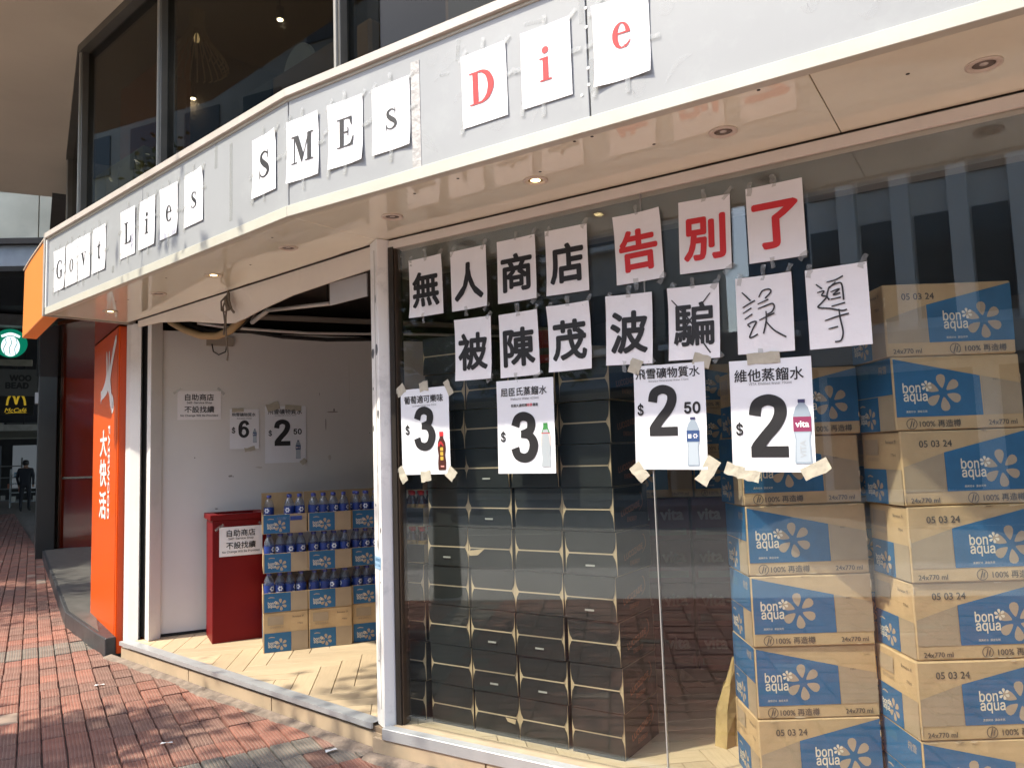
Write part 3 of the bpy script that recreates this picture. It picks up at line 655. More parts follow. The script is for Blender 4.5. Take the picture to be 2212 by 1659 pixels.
K = lambda s, d, z: D(s, d, z)
b.tube([K(1.53, -.012, 2.50), K(1.545, -.02, 2.45), K(1.535, -.02, 2.40), K(1.55, -.02, 2.33), K(1.545, -.02, 2.24), K(1.535, -.02, 2.16), K(1.525, -.018, 2.09), K(1.535, -.018, 2.05)], .006, CORD, 6); b.build('cord', rp, smooth=True)
b = MB(); b.tube([K(1.54, -.02, 2.47), K(1.59, -.03, 2.44), K(1.585, -.03, 2.38), K(1.53, -.03, 2.36), K(1.49, -.03, 2.42), K(1.53, -.025, 2.46), K(1.575, -.025, 2.40), K(1.56, -.02, 2.30), K(1.575, -.02, 2.22)], .006, CORD, 6); b.build('loop', rp, smooth=True)
b = MB(); b.tube([K(1.51, -.02, 2.485), K(1.49, -.03, 2.43), K(1.46, -.03, 2.37), K(1.43, -.03, 2.345)], .008, CORD, 6); b.tube([K(1.53, -.03, 2.44), K(1.50, -.035, 2.39), K(1.49, -.03, 2.37)], .014, CORD, 6); b.build('knot', rp, smooth=True)
bx_ = thing('cable_box', 'small grey cable box fixed at the top of the white partition', 'box', N(.42, -.03, 2.33), math.atan2(wd.y, wd.x))
b = MB(); b.box(-.10, .10, 0, .03, 0, .07, mat('cable_box', (.36, .31, .25), .6)); b.build('cover', bx_)
b = MB(); b.tube([(-.06, -.004, .01), (-.05, -.01, -.05), (-.01, -.012, -.075), (.04, -.01, -.05), (.05, -.004, .0)], .005, BLACK, 6); b.build('wire_loop', bx_)

# ---- upper floor: windows above the canopy, room behind, overhanging slab
upw = thing('upper_window', 'dark tinted first floor windows with bronze mullions above the signboard', 'window', (0, 0, 0))
XU = cornerWD(0.0); LU = cornerDL(0.0)
Lend = 2.75
def pane(p, q, i): b = MB(); b.prism([p, q, q + i * .012, p + i * .012], 3.12, 5.06, GLASSUP); b.build('pane', upw)
def mullion(p, e, i, w=.06, dd=.05):
    b = MB(); b.prism([p - e * w / 2 - i * dd, p + e * w / 2 - i * dd, p + e * w / 2 + i * .07, p - e * w / 2 + i * .07], 3.09, 5.07, FRAME); b.build('mullion', upw, bevel=.004)
    b = MB(); b.prism([p - e * .010 - i * (dd + .012), p + e * .010 - i * (dd + .012), p + e * .010 - i * (dd + .0005), p - e * .010 - i * (dd + .0005)], 3.09, 5.065, mat('mullion_bead', (.45, .42, .37), .35, metal=.6)); b.build('bead', upw)
ws = [-1.2]
Wm = [-0.02, 1.55, 3.1, 4.6, 5.95]; Dm = [0.30, 2.47, 4.00]
pane(D(2.44, 0), D(.33, 0), iD); pane(D(3.96, 0), D(2.50, 0), iD)
pane(D(.27, 0), W(-.0, 0), iD)
for a, c in zip(Wm[:-1], Wm[1:]): pane(W(a + .03, 0), W(c - .03, 0), iW)
pane(LU + eL * .05, LU + eL * (Lend - .03), iL)
for s in Dm: mullion(D(s, 0), eD, iD)
for s in Wm[1:]: mullion(W(s, 0), eW, iW)
mullion(LU + eL * Lend, eL, iL, .09)
b = MB(); b.prism([D(4.02, -.07), D(.28, -.07), D(.28, .08), D(4.02, .08)], 5.03, HEAD, FRAME); b.prism([LU - iL * .07, LU + eL * Lend - iL * .07, LU + eL * Lend + iL * .08, LU + iL * .08], 5.031, HEAD, FRAME); b.build('head_rail', upw)
b = MB(); b.prism([XU - iW * .07, W(6, -.07), W(6, .08), XU + iW * .08], 5.03, HEAD, FRAME); b.build('head_rail', upw)
b = MB(); b.prism([D(4.0, -.06), XU - iD * .06, XU + iD * .08, D(4.0, .08)], 3.072, 3.13, FRAME); b.prism([LU - iL * .06 + eL * .03, LU + eL * Lend - iL * .06, LU + eL * Lend + iL * .08, LU + eL * .03 + iL * .08], 2.95, 3.10, FRAME); b.build('base_rail', upw)
b = MB(); b.prism([W(0.03, -.06), W(6, -.06), W(6, .08), W(0.03, .08)], 3.072, 3.13, FRAME); b.build('base_rail', upw)

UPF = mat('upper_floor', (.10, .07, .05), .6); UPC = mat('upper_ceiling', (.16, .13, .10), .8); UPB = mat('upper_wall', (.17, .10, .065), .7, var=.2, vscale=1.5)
loft = [LU + eL * Lend + iL * .05, D(4.0, .09), XU + (iD + iW) * .06, W(6, .09), W(6, 4.5), D(2.0, 4.5), LU + eL * Lend + iL * 3.5]
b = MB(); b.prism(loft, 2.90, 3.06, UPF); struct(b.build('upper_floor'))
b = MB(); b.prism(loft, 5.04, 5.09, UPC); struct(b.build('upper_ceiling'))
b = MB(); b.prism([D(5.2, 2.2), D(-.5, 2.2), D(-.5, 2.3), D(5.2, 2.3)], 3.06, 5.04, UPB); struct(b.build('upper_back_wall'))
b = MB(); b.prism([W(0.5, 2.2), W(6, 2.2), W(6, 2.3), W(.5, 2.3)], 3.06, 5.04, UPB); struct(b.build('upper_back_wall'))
ORW = mat('orange_partition', (.42, .10, .03), .6, var=.15, vscale=1.5)
t = thing('orange_screen', 'orange brown screen panel standing behind the left upper window', 'screen', D(3.72, .42, 3.06), RD)
b = MB(); b.box(-.62, .62, 0, .05, 0, 1.9, ORW); b.build('panel', t); b = MB(); b.box(.55, .78, -.04, -.001, 0, 1.9, mat('orange_post', (.36, .14, .06), .6)); b.build('upright', t)
t = thing('wood_cabinet', 'pale wooden low cabinet with drawers behind the left upper window', 'cabinet', D(3.55, .12, 3.06), RD)
b = MB(); b.box(-.55, .42, 0, .30, 0, .92, mat('pale_wood', (.42, .34, .16), .6, var=.15)); b.build('carcass', t)
for k, (x0, x1) in enumerate(((-.53, -.30), (-.28, -.02), (0, .28))):
    b = MB(); b.box(x0, x1, -.015, -.001, .52, .86, mat('pale_drawer', (.48, .40, .20), .6)); b.build('drawer', t)
pl = thing('potted_greenery', 'trailing artificial plant along the base of the upper window', 'plant', D(1.9, .22, 3.06), RD)
LEAFD = mat('fake_leaf', (.05, .065, .04), .6, var=.3)
b = MB()
for k in range(420):
    x, y, z = RND.uniform(-.9, .9), RND.uniform(0, .25), RND.uniform(.05, .34) ; v = Vector((x, y, z)); a = Vector((RND.uniform(-1, 1), RND.uniform(-1, 1), RND.uniform(-1, 1))).normalized() * .045; c = a.orthogonal().normalized() * .02
    b.add([v - a, v + c, v + a, v - c], [(0, 1, 2, 3)], LEAFD)
b.build('foliage', pl); b = MB(); b.box(-.9, .9, .02, .24, 0, .10, mat('planter', (.06, .055, .05), .6)); b.build('planter', pl)
def booth(name, F, r, s, d, w, lab):
    t = thing(name, lab, 'bench', F(s, d, 3.06), r, 'booth benches upstairs')
    b = MB(); b.box(-w / 2, w / 2, 0, .10, 0, .98, mat('booth_vinyl', (.20, .10, .035), .5, var=.3, vscale=2.5)); b.build('backrest', t, bevel=.02)
    b = MB(); b.box(-w / 2, w / 2, .12, .55, 0, .45, mat('booth_seat', (.12, .06, .03), .5)); b.build('seat', t, bevel=.02)
    b = MB(); b.box(-w / 2 + .05, -w / 2 + .45, -.02, -.002, .3, .95, mat('slat_dark', (.03, .035, .03), .5))
    for k in range(4): b.box(-w / 2 + .06, -w / 2 + .44, -.025, -.0205, .38 + k * .14, .40 + k * .14, BLACK)
    b.build('slatted_end', t)
booth('booth_bench', D, RD, 1.2, .30, 1.5, 'brown vinyl booth bench behind the upper window above the S and M sheets')
booth('booth_bench', W, RW, .85, .30, 1.3, 'brown vinyl booth bench behind the upper window above the E and s sheets')
pn = thing('pendant_lamp', 'wooden slatted pendant lamp hanging behind the upper left window', 'lamp', D(2.70, .35, 4.57), 0)
WOODL = mat('lamp_wood', (.30, .21, .12), .5, var=.1)
b = MB(); b.lathe([(.06, .30), (.06, .465), (.055, .465), (.055, .30)], WOODL, 16); b.build('collar', pn)
b = MB()
for k in range(26):
    a = 2 * math.pi * k / 26
    b.tube([(.062 * math.cos(a), .062 * math.sin(a), .31), (.10 * math.cos(a), .10 * math.sin(a), .22), (.22 * math.cos(a), .22 * math.sin(a), .06), (.245 * math.cos(a), .245 * math.sin(a), 0), (.20 * math.cos(a), .20 * math.sin(a), -.035)], .006, WOODL, 4)
b.build('slatted_shade', pn)
b = MB(); b.tube([(0, 0, .40), (0, 0, .468)], .004, BLACK, 6); b.build('cord', pn); b = MB(); b.lathe([(.0001, .20), (.02, .21), (.025, .24), (.012, .28), (.0001, .29)], mat('warm_bulb', (1, .8, .5), .4, emit=((1, .7, .35), .25)), 10); b.build('bulb', pn)
for p, lab in ((D(3.06, .5, 4.47), 'tiny lit spotlight glowing behind the pendant lamp upstairs'), (D(1.73, .5, 4.62), 'tiny lit spotlight glowing in the upper window above the letter S')):
    t = thing('spotlight', lab, 'spotlight', p); b = MB(); b.lathe([(.0001, 0), (.022, .004), (.024, .02), (.0001, .03)], mat('spot_lit', (1, .9, .7), .4, emit=((1, .85, .6), 4)), 10); b.build('lens', t)
    b = MB(); b.lathe([(.027, .01), (.03, .10), (.0001, .11)], BLACK, 10); b.tube([(0, 0, .1), (0, 0, 5.04 - p.z)], .006, BLACK, 5); b.build('housing', t)
    la = bpy.data.lights.new('spot_beam', 'POINT'); la.energy = .5; la.color = (1, .82, .6); la.shadow_soft_size = .02; lo = bpy.data.objects.new('spot_beam', la); col.objects.link(lo); lo.parent = t; lo.location = (0, 0, -.03)
t = thing('white_chair_back', 'rounded white chair back seen through the upper window above the letter M', 'chair', D(1.42, .44, 3.06), RD)
b = MB(); b.slab([(.19 * math.cos(a * .1963), 1.02 + .22 * math.sin(a * .1963)) for a in range(17)], 0, .04, mat('chair_white', (.6, .56, .5), .5)); b.build('backrest', t, bevel=.01)
b = MB(); b.box(-.18, .18, .05, .45, .42, .46, mat('chair_white', (.6, .56, .5), .5)); b.build('seat', t)
for x in (-.16, .14):
    for y in (.02, .42): b = MB(); b.box(x, x + .025, y, y + .025, 0, .42 if y > .1 else 1.03, BLACK); b.build('leg', t)

CEIL = mat('slab_soffit', (.52, .43, .33), .85, var=.07, vscale=.9, dirt=.25, dscale=.8, dcol=(.34, .27, .2))
bl = thing('upper_storeys', 'beige upper storeys overhanging the pavement at the top left corner', 'building', (0, 0, 0))
ov = -1.25
XO = meet(D(0, ov), eD, L(0, ov), eL); far = LU + eL * 4.5
b = MB(); b.prism([D(1.4, 0.1), D(1.4, ov), XO, L(4.6, ov), L(4.35, 1.2), L(4.2, 5), D(1.4, 5)], HEAD, HEAD + .25, CEIL); b.build('overhang_slab', bl)
WALLB = mat('storey_wall', (.36, .31, .26), .8, var=.1, vscale=2)
b = MB(); b.prism([D(1.5, ov + .06), XO + (iD + iL) * .05, L(4.5, ov + .08), L(4.1, 4.9), D(1.5, 4.9)], HEAD + .25, 10, WALLB); b.build('wall', bl)
b = MB(); b.prism([W(6, .05), W(-.8, .05), D(1.39, .1), D(1.39, 5), W(6, 5)], HEAD + .001, 10, WALLB); b.build('wall', bl)

# ================================================================== NEIGHBOURING SHOP (left)
aC = rad(36.5); eC = Vector((-math.sin(aC), math.cos(aC), 0)); iC = Vector((math.cos(aC), math.sin(aC), 0))
c0 = Vector((-3.055, 5.935, 0))
oc = thing('orange_column', 'glossy orange shop column with a white leaping figure mark and vertical Chinese name', 'column', c0, aC - math.pi / 2)
def Cc(s, d): return c0 + eC * s + iC * d
# local axes: x towards the viewer's right (-eC), y inwards (iC)
b = MB(); b.box(-1.22, 0.0, 0.0, .22, 0.0, 2.497, ORANGE); b.build('shaft', oc, bevel=.004)
b = MB(); b.box(.001, .012, .010, .13, 0.005, 2.49, mat('shaded_orange', (.62, .065, .004), .35)); b.build('side_panel', oc)  # narrow side coloured a darker orange for the shade on it
b = MB(); b.box(-.045, -.040, -.0025, -.0005, .01, 2.48, mat('orange_joint', (.45, .05, .0), .4)); b.build('joint', oc)
# leaping figure mark as white limbs, then the name written downwards
def lz(z): return z
hx = -.47
rab = [([(-.02, 1.86), (-.03, 2.02), (-.035, 2.16), (-.045, 2.30), (-.055, 2.37)], [.16, .10, .07, .06, .02]), ([(-.0, 1.90), (.03, 2.05), (.04, 2.20), (.04, 2.30), (.03, 2.345)], [.16, .10, .07, .06, .02]),
       ([(.03, 1.90), (.10, 2.10), (.18, 2.30), (.25, 2.44), (.27, 2.47)], [.14, .10, .10, .09, .03]), ([(-.0, 2.02), (-.03, 1.90), (-.10, 1.82), (-.20, 1.77), (-.24, 1.83)], [.18, .20, .14, .09, .03]),
       ([(-.20, 1.78), (-.23, 1.70), (-.225, 1.64)], [.09, .05, .01]), ([(.0, 1.98), (.05, 1.86), (.09, 1.74), (.10, 1.65), (.13, 1.56), (.155, 1.45)], [.18, .16, .11, .10, .09, .02]), ([(.13, 1.70), (.175, 1.62), (.185, 1.52), (.16, 1.45)], [.05, .07, .05, .02])]
b = MB()
for k, (pts, ws) in enumerate(rab):
    b.ribbon([(hx + x * 1.42, 1.83 + (z - 1.45) * .58, w * .80) for (x, z), w in zip(pts, ws)], -.003 - k * .0001, SIGNWHITE)
b.build('figure_mark', oc)
b = MB()
for ch, z in (('大', 1.60), ('快', 1.355), ('活', 1.09)): b.text(ch, -.64, z, SIGNWHITE, -.003, w=.33, h=.215, bold=.024)
b.build('shop_name', oc)
b = MB(); b.text('FAIRWOOD', -.37, 1.36, SIGNWHITE, -.003, w=.74, h=.085, bold=.02, font=SANS, rot=-math.pi / 2); b.build('shop_name', oc)
# step
st = thing('granite_step', 'low black granite step in front of the orange column', 'step', (0, 0, 0))
sp = [Vector((-3.10, 5.88, 0)), Vector((-3.30, 6.10, 0)), Vector((-4.05, 7.0, 0)), Vector((-7.50, 12.3, 0)), Vector((-9.2, 14.9, 0)), Vector((-6.0, 15.0, 0)), Cc(.9, .5), Cc(0.02, .25)]
b = MB(); b.prism([sp[0], sp[1], sp[2], sp[2] + Vector((.9, .6, 0)), sp[0] + Vector((.30, .35, 0))], -.02, .13, GRANITE); b.build('block', st, bevel=.006)
b = MB(); b.prism([sp[2], sp[3], sp[4], sp[5], sp[2] + Vector((.9, .6, 0))], -.02, .129, GRANITE); b.build('block', st, bevel=.006)
b = MB(); b.prism([sp[1] + iL * .03, sp[2] + iL * .03, sp[3] + iL * .03, Vector((-6.2, 13.3, 0)), Cc(1.3, .05), sp[1] + iL * .03 + eL * .02], .1305, .136, STEPTOP); b.build('tread', st)
# recessed glossy red panel, dark pillar, ceiling over the recess
REDG = mat('glossy_red_panel', (.17, .014, .003), .07, spec=.6, var=.1, vscale=.9, coat=.4)
t = thing('red_glass_panel', 'dark glossy red wall panel recessed behind the orange column', 'panel', (-7.35, 12.5, .136), rad(8))
b = MB(); b.box(0, 1.6, 0, .06, .0, 4.2, REDG); b.build('panel', t); b = MB(); b.box(-.10, -.003, -.05, .06, 0, 4.2, mat('steel_edge', (.42, .36, .28), .2, metal=.9)); b.build('edge_strip', t)
b = MB(); b.box(0.03, 1.6, -.012, -.001, 1.10, 1.13, mat('steel_edge', (.42, .36, .28), .2, metal=.9)); b.build('handrail', t)
DGREY = mat('dark_pillar', (.028, .028, .027), .3, var=.15, vscale=1.2)
t = thing('dark_pillar', 'dark grey clad pillar beside the recessed red panel', 'pillar', (-7.55, 12.2, 0), aL - math.pi / 2)
b = MB(); b.box(-2.7, 0, 0, .26, .0, 4.6, DGREY); b.build('cladding', t, bevel=.01); b = MB(); b.box(-2.71, .01, -.012, -.001, 2.95, 2.99, BLACK); b.build('joint', t)
b = MB(); b.box(-.95, -.68, -.05, -.001, 2.5, 2.68, mat('pale_box', (.5, .48, .45), .5)); b.build('control_box', t)
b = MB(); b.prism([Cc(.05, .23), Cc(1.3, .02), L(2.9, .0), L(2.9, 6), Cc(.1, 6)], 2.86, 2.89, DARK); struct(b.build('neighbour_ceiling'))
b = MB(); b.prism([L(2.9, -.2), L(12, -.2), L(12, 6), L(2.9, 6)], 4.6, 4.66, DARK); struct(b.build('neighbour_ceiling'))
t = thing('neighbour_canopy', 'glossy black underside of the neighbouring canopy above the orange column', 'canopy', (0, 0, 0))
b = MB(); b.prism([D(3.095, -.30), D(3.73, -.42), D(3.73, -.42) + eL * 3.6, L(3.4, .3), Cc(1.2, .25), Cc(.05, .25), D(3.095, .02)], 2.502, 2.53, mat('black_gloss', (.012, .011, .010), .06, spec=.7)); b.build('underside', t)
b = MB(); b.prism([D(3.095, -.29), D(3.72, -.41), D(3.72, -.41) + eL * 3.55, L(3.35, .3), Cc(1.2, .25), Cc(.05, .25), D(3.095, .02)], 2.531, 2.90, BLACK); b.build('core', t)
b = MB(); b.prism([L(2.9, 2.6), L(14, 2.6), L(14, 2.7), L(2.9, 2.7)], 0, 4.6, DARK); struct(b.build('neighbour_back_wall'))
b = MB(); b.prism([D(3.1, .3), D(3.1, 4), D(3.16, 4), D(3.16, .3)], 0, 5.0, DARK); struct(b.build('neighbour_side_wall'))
# orange chamfered blade sign at the end of the canopy
t = thing('orange_blade_sign', 'blank orange sign end with cut corners at the left tip of the canopy', 'sign', D(DS + .032, -.57, 0), RD)
b = MB(); b.slab([(0, 3.085), (0, 2.50), (-.07, 2.498), (-.50, 2.40), (-.48, 2.92), (-.335, 2.98)], 0, .10, ORANGE2); b.build('face', t, bevel=.004)
b = MB(); b.slab([(-.002, 3.087), (-.336, 2.982), (-.482, 2.922), (-.49, 2.926), (-.338, 2.990), (-.002, 3.097)], -.008, .108, mat('pale_edge', (.55, .45, .35), .5)); b.build('edge', t)

# ---- canopy of the next building and the shaded street beyond
CREAMW = mat('cream_stone', (.46, .44, .34), .7, var=.2, vscale=1.2, dirt=.4, dscale=1.0, dcol=(.30, .31, .26)); BLUEG = mat('blue_grey_band', (.26, .28, .30), .6, var=.1)
t = thing('next_building', 'cream stone canopy of the next building over the dark street, far left', 'building', (0, 13.2, 0), rad(3))
b = MB(); b.box(-14, -8.0, 0, 3, 5.32, 6.15, CREAMW); b.box(-7.98, -3.0, 0, 3, 5.32, 6.15, CREAMW); b.build('stone_band', t)
b = MB(); b.box(-14, -3, -.05, 3.02, 5.22, 5.315, DARK); b.build('shadow_gap', t); b = MB(); b.box(-14, -3.0, .06, 2.9, 4.86, 5.215, BLUEG); b.build('metal_band', t)
b = MB(); b.box(-14, -3.0, -.02, 2.9, 6.151, 6.3, FRAME); b.build('coping', t); b = MB(); b.box(-14, -3, .4, 2.8, 4.75, 4.855, BLACK); b.build('underside', t)
b = MB(); b.box(-14, -3, .5, 3, 6.3, 11, WALLB); b.build('wall', t)
b = MB(); b.box(-26, -3, 3.05, 25, 5.45, 5.7, BLACK); b.build('sky_block_roof', t)  # slab added to block sky light and darken the far street
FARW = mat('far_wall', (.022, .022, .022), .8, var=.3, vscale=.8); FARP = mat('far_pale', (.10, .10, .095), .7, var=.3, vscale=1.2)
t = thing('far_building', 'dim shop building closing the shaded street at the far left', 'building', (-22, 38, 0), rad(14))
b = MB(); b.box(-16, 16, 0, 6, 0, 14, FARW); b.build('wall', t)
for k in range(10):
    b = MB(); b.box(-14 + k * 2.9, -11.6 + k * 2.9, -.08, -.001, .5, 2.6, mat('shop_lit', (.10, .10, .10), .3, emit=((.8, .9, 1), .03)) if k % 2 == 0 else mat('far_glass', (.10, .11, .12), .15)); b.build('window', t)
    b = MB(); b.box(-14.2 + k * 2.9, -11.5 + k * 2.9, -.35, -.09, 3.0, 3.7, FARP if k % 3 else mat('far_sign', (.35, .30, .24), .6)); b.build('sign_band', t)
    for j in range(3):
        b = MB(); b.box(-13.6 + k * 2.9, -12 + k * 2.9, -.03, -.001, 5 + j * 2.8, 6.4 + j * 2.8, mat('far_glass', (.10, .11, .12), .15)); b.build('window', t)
def sign_stub(t, x, z, l=.5):
    b = MB(); b.box(x, x + l, .02, .05, z, z + .03, BLACK); b.build('bracket', t)
# round green sign, plain white emblem
GREEN = mat('sign_green', (.0, .12, .07), .5, emit=((.0, .35, .2), .15)); SW = mat('sign_glow_white', (.75, .8, .85), .5, emit=((.8, .9, 1), .45))
t = thing('round_green_sign', 'round green and white hanging coffee shop sign at the left edge', 'sign', (-13.02, 19.8, 4.70), rad(30)); t.scale = (1.2, 1, 1.2)
b = MB(); n = 32; b.slab([(.31 * math.cos(6.2832 * i / n), .31 * math.sin(6.2832 * i / n)) for i in range(n)], 0, .08, GREEN); b.build('disc', t)
b = MB(); b.slab([(.0 + .17 * math.cos(6.2832 * i / n), -.07 + .22 * math.sin(6.2832 * i / n)) for i in range(n)], -.012, -.002, SW); b.ribbon([(-.17, .14, .05), (0, .20, .06), (.17, .14, .05)], -.008, SW)
for k in range(3): b.ribbon([(-.10 + k * .1, -.26, .015), (-.12 + k * .1, -.12, .015), (-.08 + k * .1, 0, .015), (-.11 + k * .1, .12, .012)], -.014, GREEN)
b.build('emblem', t); b = MB(); b.tube([(0, .04, .31), (0, .04, .95), (.9, .04, .95)], .025, BLACK, 6); b.build('bracket', t)
t = thing('grey_hanging_sign', 'dim grey hanging sign with dark lettering below the round green sign', 'sign', (-14.4, 22.2, 3.55), rad(30))
b = MB(); b.box(-.75, .55, 0, .1, 0, .78, mat('dim_grey', (.09, .09, .085), .6)); b.build('board', t); b = MB(); b.text('WOO', .1, .52, INK, -.004, h=.16, bold=.04, font=SANS); b.text('BEAD', .02, .30, INK, -.004, h=.16, bold=.04, font=SANS); b.build('lettering', t)
b = MB(); b.tube([(-.1, .05, .78), (-.1, .05, 1.6)], .02, BLACK, 6); b.build('bracket', t)
t = thing('black_arches_sign', 'black hanging sign with a yellow arched M and script below, far left', 'sign', (-15.45, 24.0, 3.12), rad(30))
YEL = mat('sign_yellow', (.75, .48, .02), .5, emit=((.9, .6, .05), .08))
b = MB(); b.box(-.55, .38, 0, .12, 0, .72, BLACK); b.build('board', t)
b = MB(); b.ribbon([(-.33, .30, .06), (-.30, .50, .06), (-.22, .64, .07), (-.14, .55, .06), (-.09, .34, .05), (-.04, .55, .06), (.04, .64, .07), (.12, .50, .06), (.15, .30, .06)], -.006, YEL); b.build('arches', t)
b = MB(); b.text('McCafé', -.09, .15, YEL, -.006, w=.56, shear=.25, bold=.01); b.ribbon([(-.36, .05, .012), (-.1, .07, .016), (.2, .06, .008)], -.007, YEL); b.build('lettering', t)
b = MB(); b.tube([(-.1, .05, .72), (-.1, .05, 1.7)], .02, BLACK, 6); b.build('bracket', t)
# clutter of the street under the added shade roof: hanging boards, stall shelves, bins
CL = [('hanging_board', 'small brownish board hanging below the green sign', 'sign', (-13.6, 20.9, 4.25), (.8, .08, .18), (.26, .22, .18)), ('hanging_board', 'pale narrow board over the far shopfront', 'sign', (-16.9, 26.5, 2.75), (1.9, .08, .22), (.30, .29, .27)),
      ('stall_shelf', 'white stall shelf glimpsed behind the far pedestrian', 'shelf', (-18.4, 29.5, 0), (1.5, .5, 1.35), (.24, .25, .25)), ('stall_shelf', 'dim metal stall shelf at the far left edge', 'shelf', (-20.3, 30.5, 0), (1.4, .5, 1.8), (.12, .12, .12)), ('vent_duct', 'grey metal duct under the added roof at far left', 'duct', (-12.9, 19.4, 5.1), (2.2, .5, .3), (.16, .15, .14))]
for nm, lab, cat, p, (sx, sy, sz), c in CL:
    t = thing(nm, lab, cat, p, rad(30)); m_ = mat('clutter_%d' % int(p[1] * 10), c, .6, var=.3, vscale=3)
    if nm == 'stall_shelf':
        for k in range(4): b = MB(); b.box(-sx / 2, sx / 2, 0, sy, sz * k / 4 + .2, sz * k / 4 + .24, m_); b.build('shelf_board', t)
        for x in (-sx / 2, sx / 2 - .04): b = MB(); b.box(x, x + .04, 0, sy, 0, sz + .1, m_); b.build('side_panel', t)
        for k in range(6): b = MB(); b.box(-sx / 2 + .06 + k * sx / 6.5, -sx / 2 + .2 + k * sx / 6.5, .05, .3, sz * (k % 3) / 4 + .241, sz * (k % 3) / 4 + .42, mat('goods_%d' % (k % 3), [(.35, .33, .3), (.3, .1, .06), (.1, .2, .3)][k % 3], .6)); b.build('goods', t)
    else:
        b = MB(); b.box(-sx / 2, sx / 2, 0, sy, 0, sz, m_); b.build('board', t, bevel=.01); b = MB(); b.tube([(0, sy / 2, sz), (0, sy / 2, 5.47 - p[2])], .02, BLACK, 6); b.build('hanger', t)
# shop shelves and awning glimpsed in the shade
t = thing('street_awning', 'pale slatted awning over a dim shopfront down the street', 'awning', (-17.5, 27.5, 2.55), rad(25))
b = MB(); b.add([(-1.6, 0, 0), (1.6, 0, 0), (1.6, 1.0, .45), (-1.6, 1.0, .45), (-1.6, 0, -.04), (1.6, 0, -.04), (1.6, 1.0, .40), (-1.6, 1.0, .40)], [(0, 1, 2, 3), (7, 6, 5, 4), (4, 5, 1, 0), (5, 6, 2, 1), (7, 4, 0, 3)], mat('awning_cloth', (.22, .21, .18), .8)); b.build('cloth', t)
b = MB(); b.tube([(-1.5, .02, 0), (-1.5, .02, -2.55)], .025, BLACK, 6); b.tube([(1.5, .02, 0), (1.5, .02, -2.55)], .025, BLACK, 6); b.build('pole', t)

# ---- people far down the pavement
SKIN = mat('skin', (.30, .17, .11), .6); DARKC = mat('dark_jacket', (.012, .013, .018), .8); TROU = mat('dark_trousers', (.010, .010, .014), .8); SHOE = mat('shoes', (.02, .02, .02), .5); HAIR = mat('hair', (.012, .010, .009), .6); BROWNC = mat('brown_coat', (.16, .09, .055), .8)
def person(label, loc, rotz, jacket, stride, trousers=TROU, carry=False):
    t = thing('person', label, 'person', loc, rotz)
    J = {'pel': (0, 0, .93, .145), 'wai': (0, .01, 1.08, .15), 'che': (0, 0, 1.28, .175), 'nec': (0, .0, 1.47, .055), 'hea': (0, -.02, 1.58, .085), 'top': (0, -.01, 1.67, .07),
         'shL': (-.19, 0, 1.40, .075), 'elL': (-.25, .02 + stride * .3, 1.13, .045), 'wrL': (-.23, -.06 + stride * .4, .90, .033), 'haL': (-.23, -.08 + stride * .4, .82, .035),
         'shR': (.19, 0, 1.40, .075), 'elR': (.25, .02 - stride * .3, 1.13, .045), 'wrR': (.22, -.06 - stride * .4, .90, .033), 'haR': (.22, -.08 - stride * .4, .82, .035),
         'hiL': (-.09, 0, .88, .095), 'knL': (-.10, -stride * .6, .50, .062), 'anL': (-.10, -stride * .9 + .05, .10, .042), 'toL': (-.11, -stride * .9 - .10, .04, .035),
         'hiR': (.09, 0, .88, .095), 'knR': (.10, stride * .4, .50, .062), 'anR': (.10, stride * 1.1, .11, .042), 'toR': (.11, stride * 1.1 - .14, .045, .035)}
    E = [('pel', 'wai'), ('wai', 'che'), ('che', 'nec'), ('nec', 'hea'), ('hea', 'top'), ('che', 'shL'), ('shL', 'elL'), ('elL', 'wrL'), ('wrL', 'haL'), ('che', 'shR'), ('shR', 'elR'), ('elR', 'wrR'), ('wrR', 'haR'), ('pel', 'hiL'), ('hiL', 'knL'), ('knL', 'anL'), ('anL', 'toL'), ('pel', 'hiR'), ('hiR', 'knR'), ('knR', 'anR'), ('anR', 'toR')]
    ks = list(J); me = bpy.data.meshes.new('body'); me.from_pydata([J[k][:3] for k in ks], [(ks.index(a), ks.index(c)) for a, c in E], [])
    o = bpy.data.objects.new('body', me); col.objects.link(o); o.modifiers.new('skin', 'SKIN'); sd = o.modifiers.new('sub', 'SUBSURF'); sd.levels = 2; sd.render_levels = 2
    for i, k in enumerate(ks):
        me.skin_vertices[0].data[i].radius = (J[k][3] * (1.25 if k in ('che', 'wai', 'pel') else 1), J[k][3] * (.85 if k in ('che', 'wai', 'pel') else 1))
        me.skin_vertices[0].data[i].use_root = (k == 'pel')
    bpy.context.view_layer.update()
    m2 = bpy.data.meshes.new_from_object(o.evaluated_get(bpy.context.evaluated_depsgraph_get()))
    bpy.data.objects.remove(o)
    m2.materials.clear()
    for m in (jacket, trousers, SKIN, SHOE): m2.materials.append(m)
    for p in m2.polygons:
        c = p.center; p.use_smooth = True
        p.material_index = 2 if c.z > 1.46 or (c.z < .90 and abs(c.x) > .185) else (0 if c.z > .86 else (1 if c.z > .11 else 3))
    link('body', m2, t)
    b = MB(); b.lathe([(.088, 1.57), (.105, 1.63), (.095, 1.70), (.05, 1.735), (.0001, 1.74)], HAIR, 12, 0, .012); b.build('hair', t, smooth=True)
    if carry: b = MB(); b.box(.20, .27, -.16, .12, .50, .80, mat('bag', (.05, .04, .05), .7)); b.build('bag', t, bevel=.02)
    return t
person('person in dark clothes seen from behind, walking away on the shaded pavement', (-16.6, 26.2, 0), rad(200), DARKC, .14)
person('person in black beside the dark pillar, half hidden, carrying a bag', (-15.6, 26.6, 0), rad(215), DARKC, .10, carry=True)
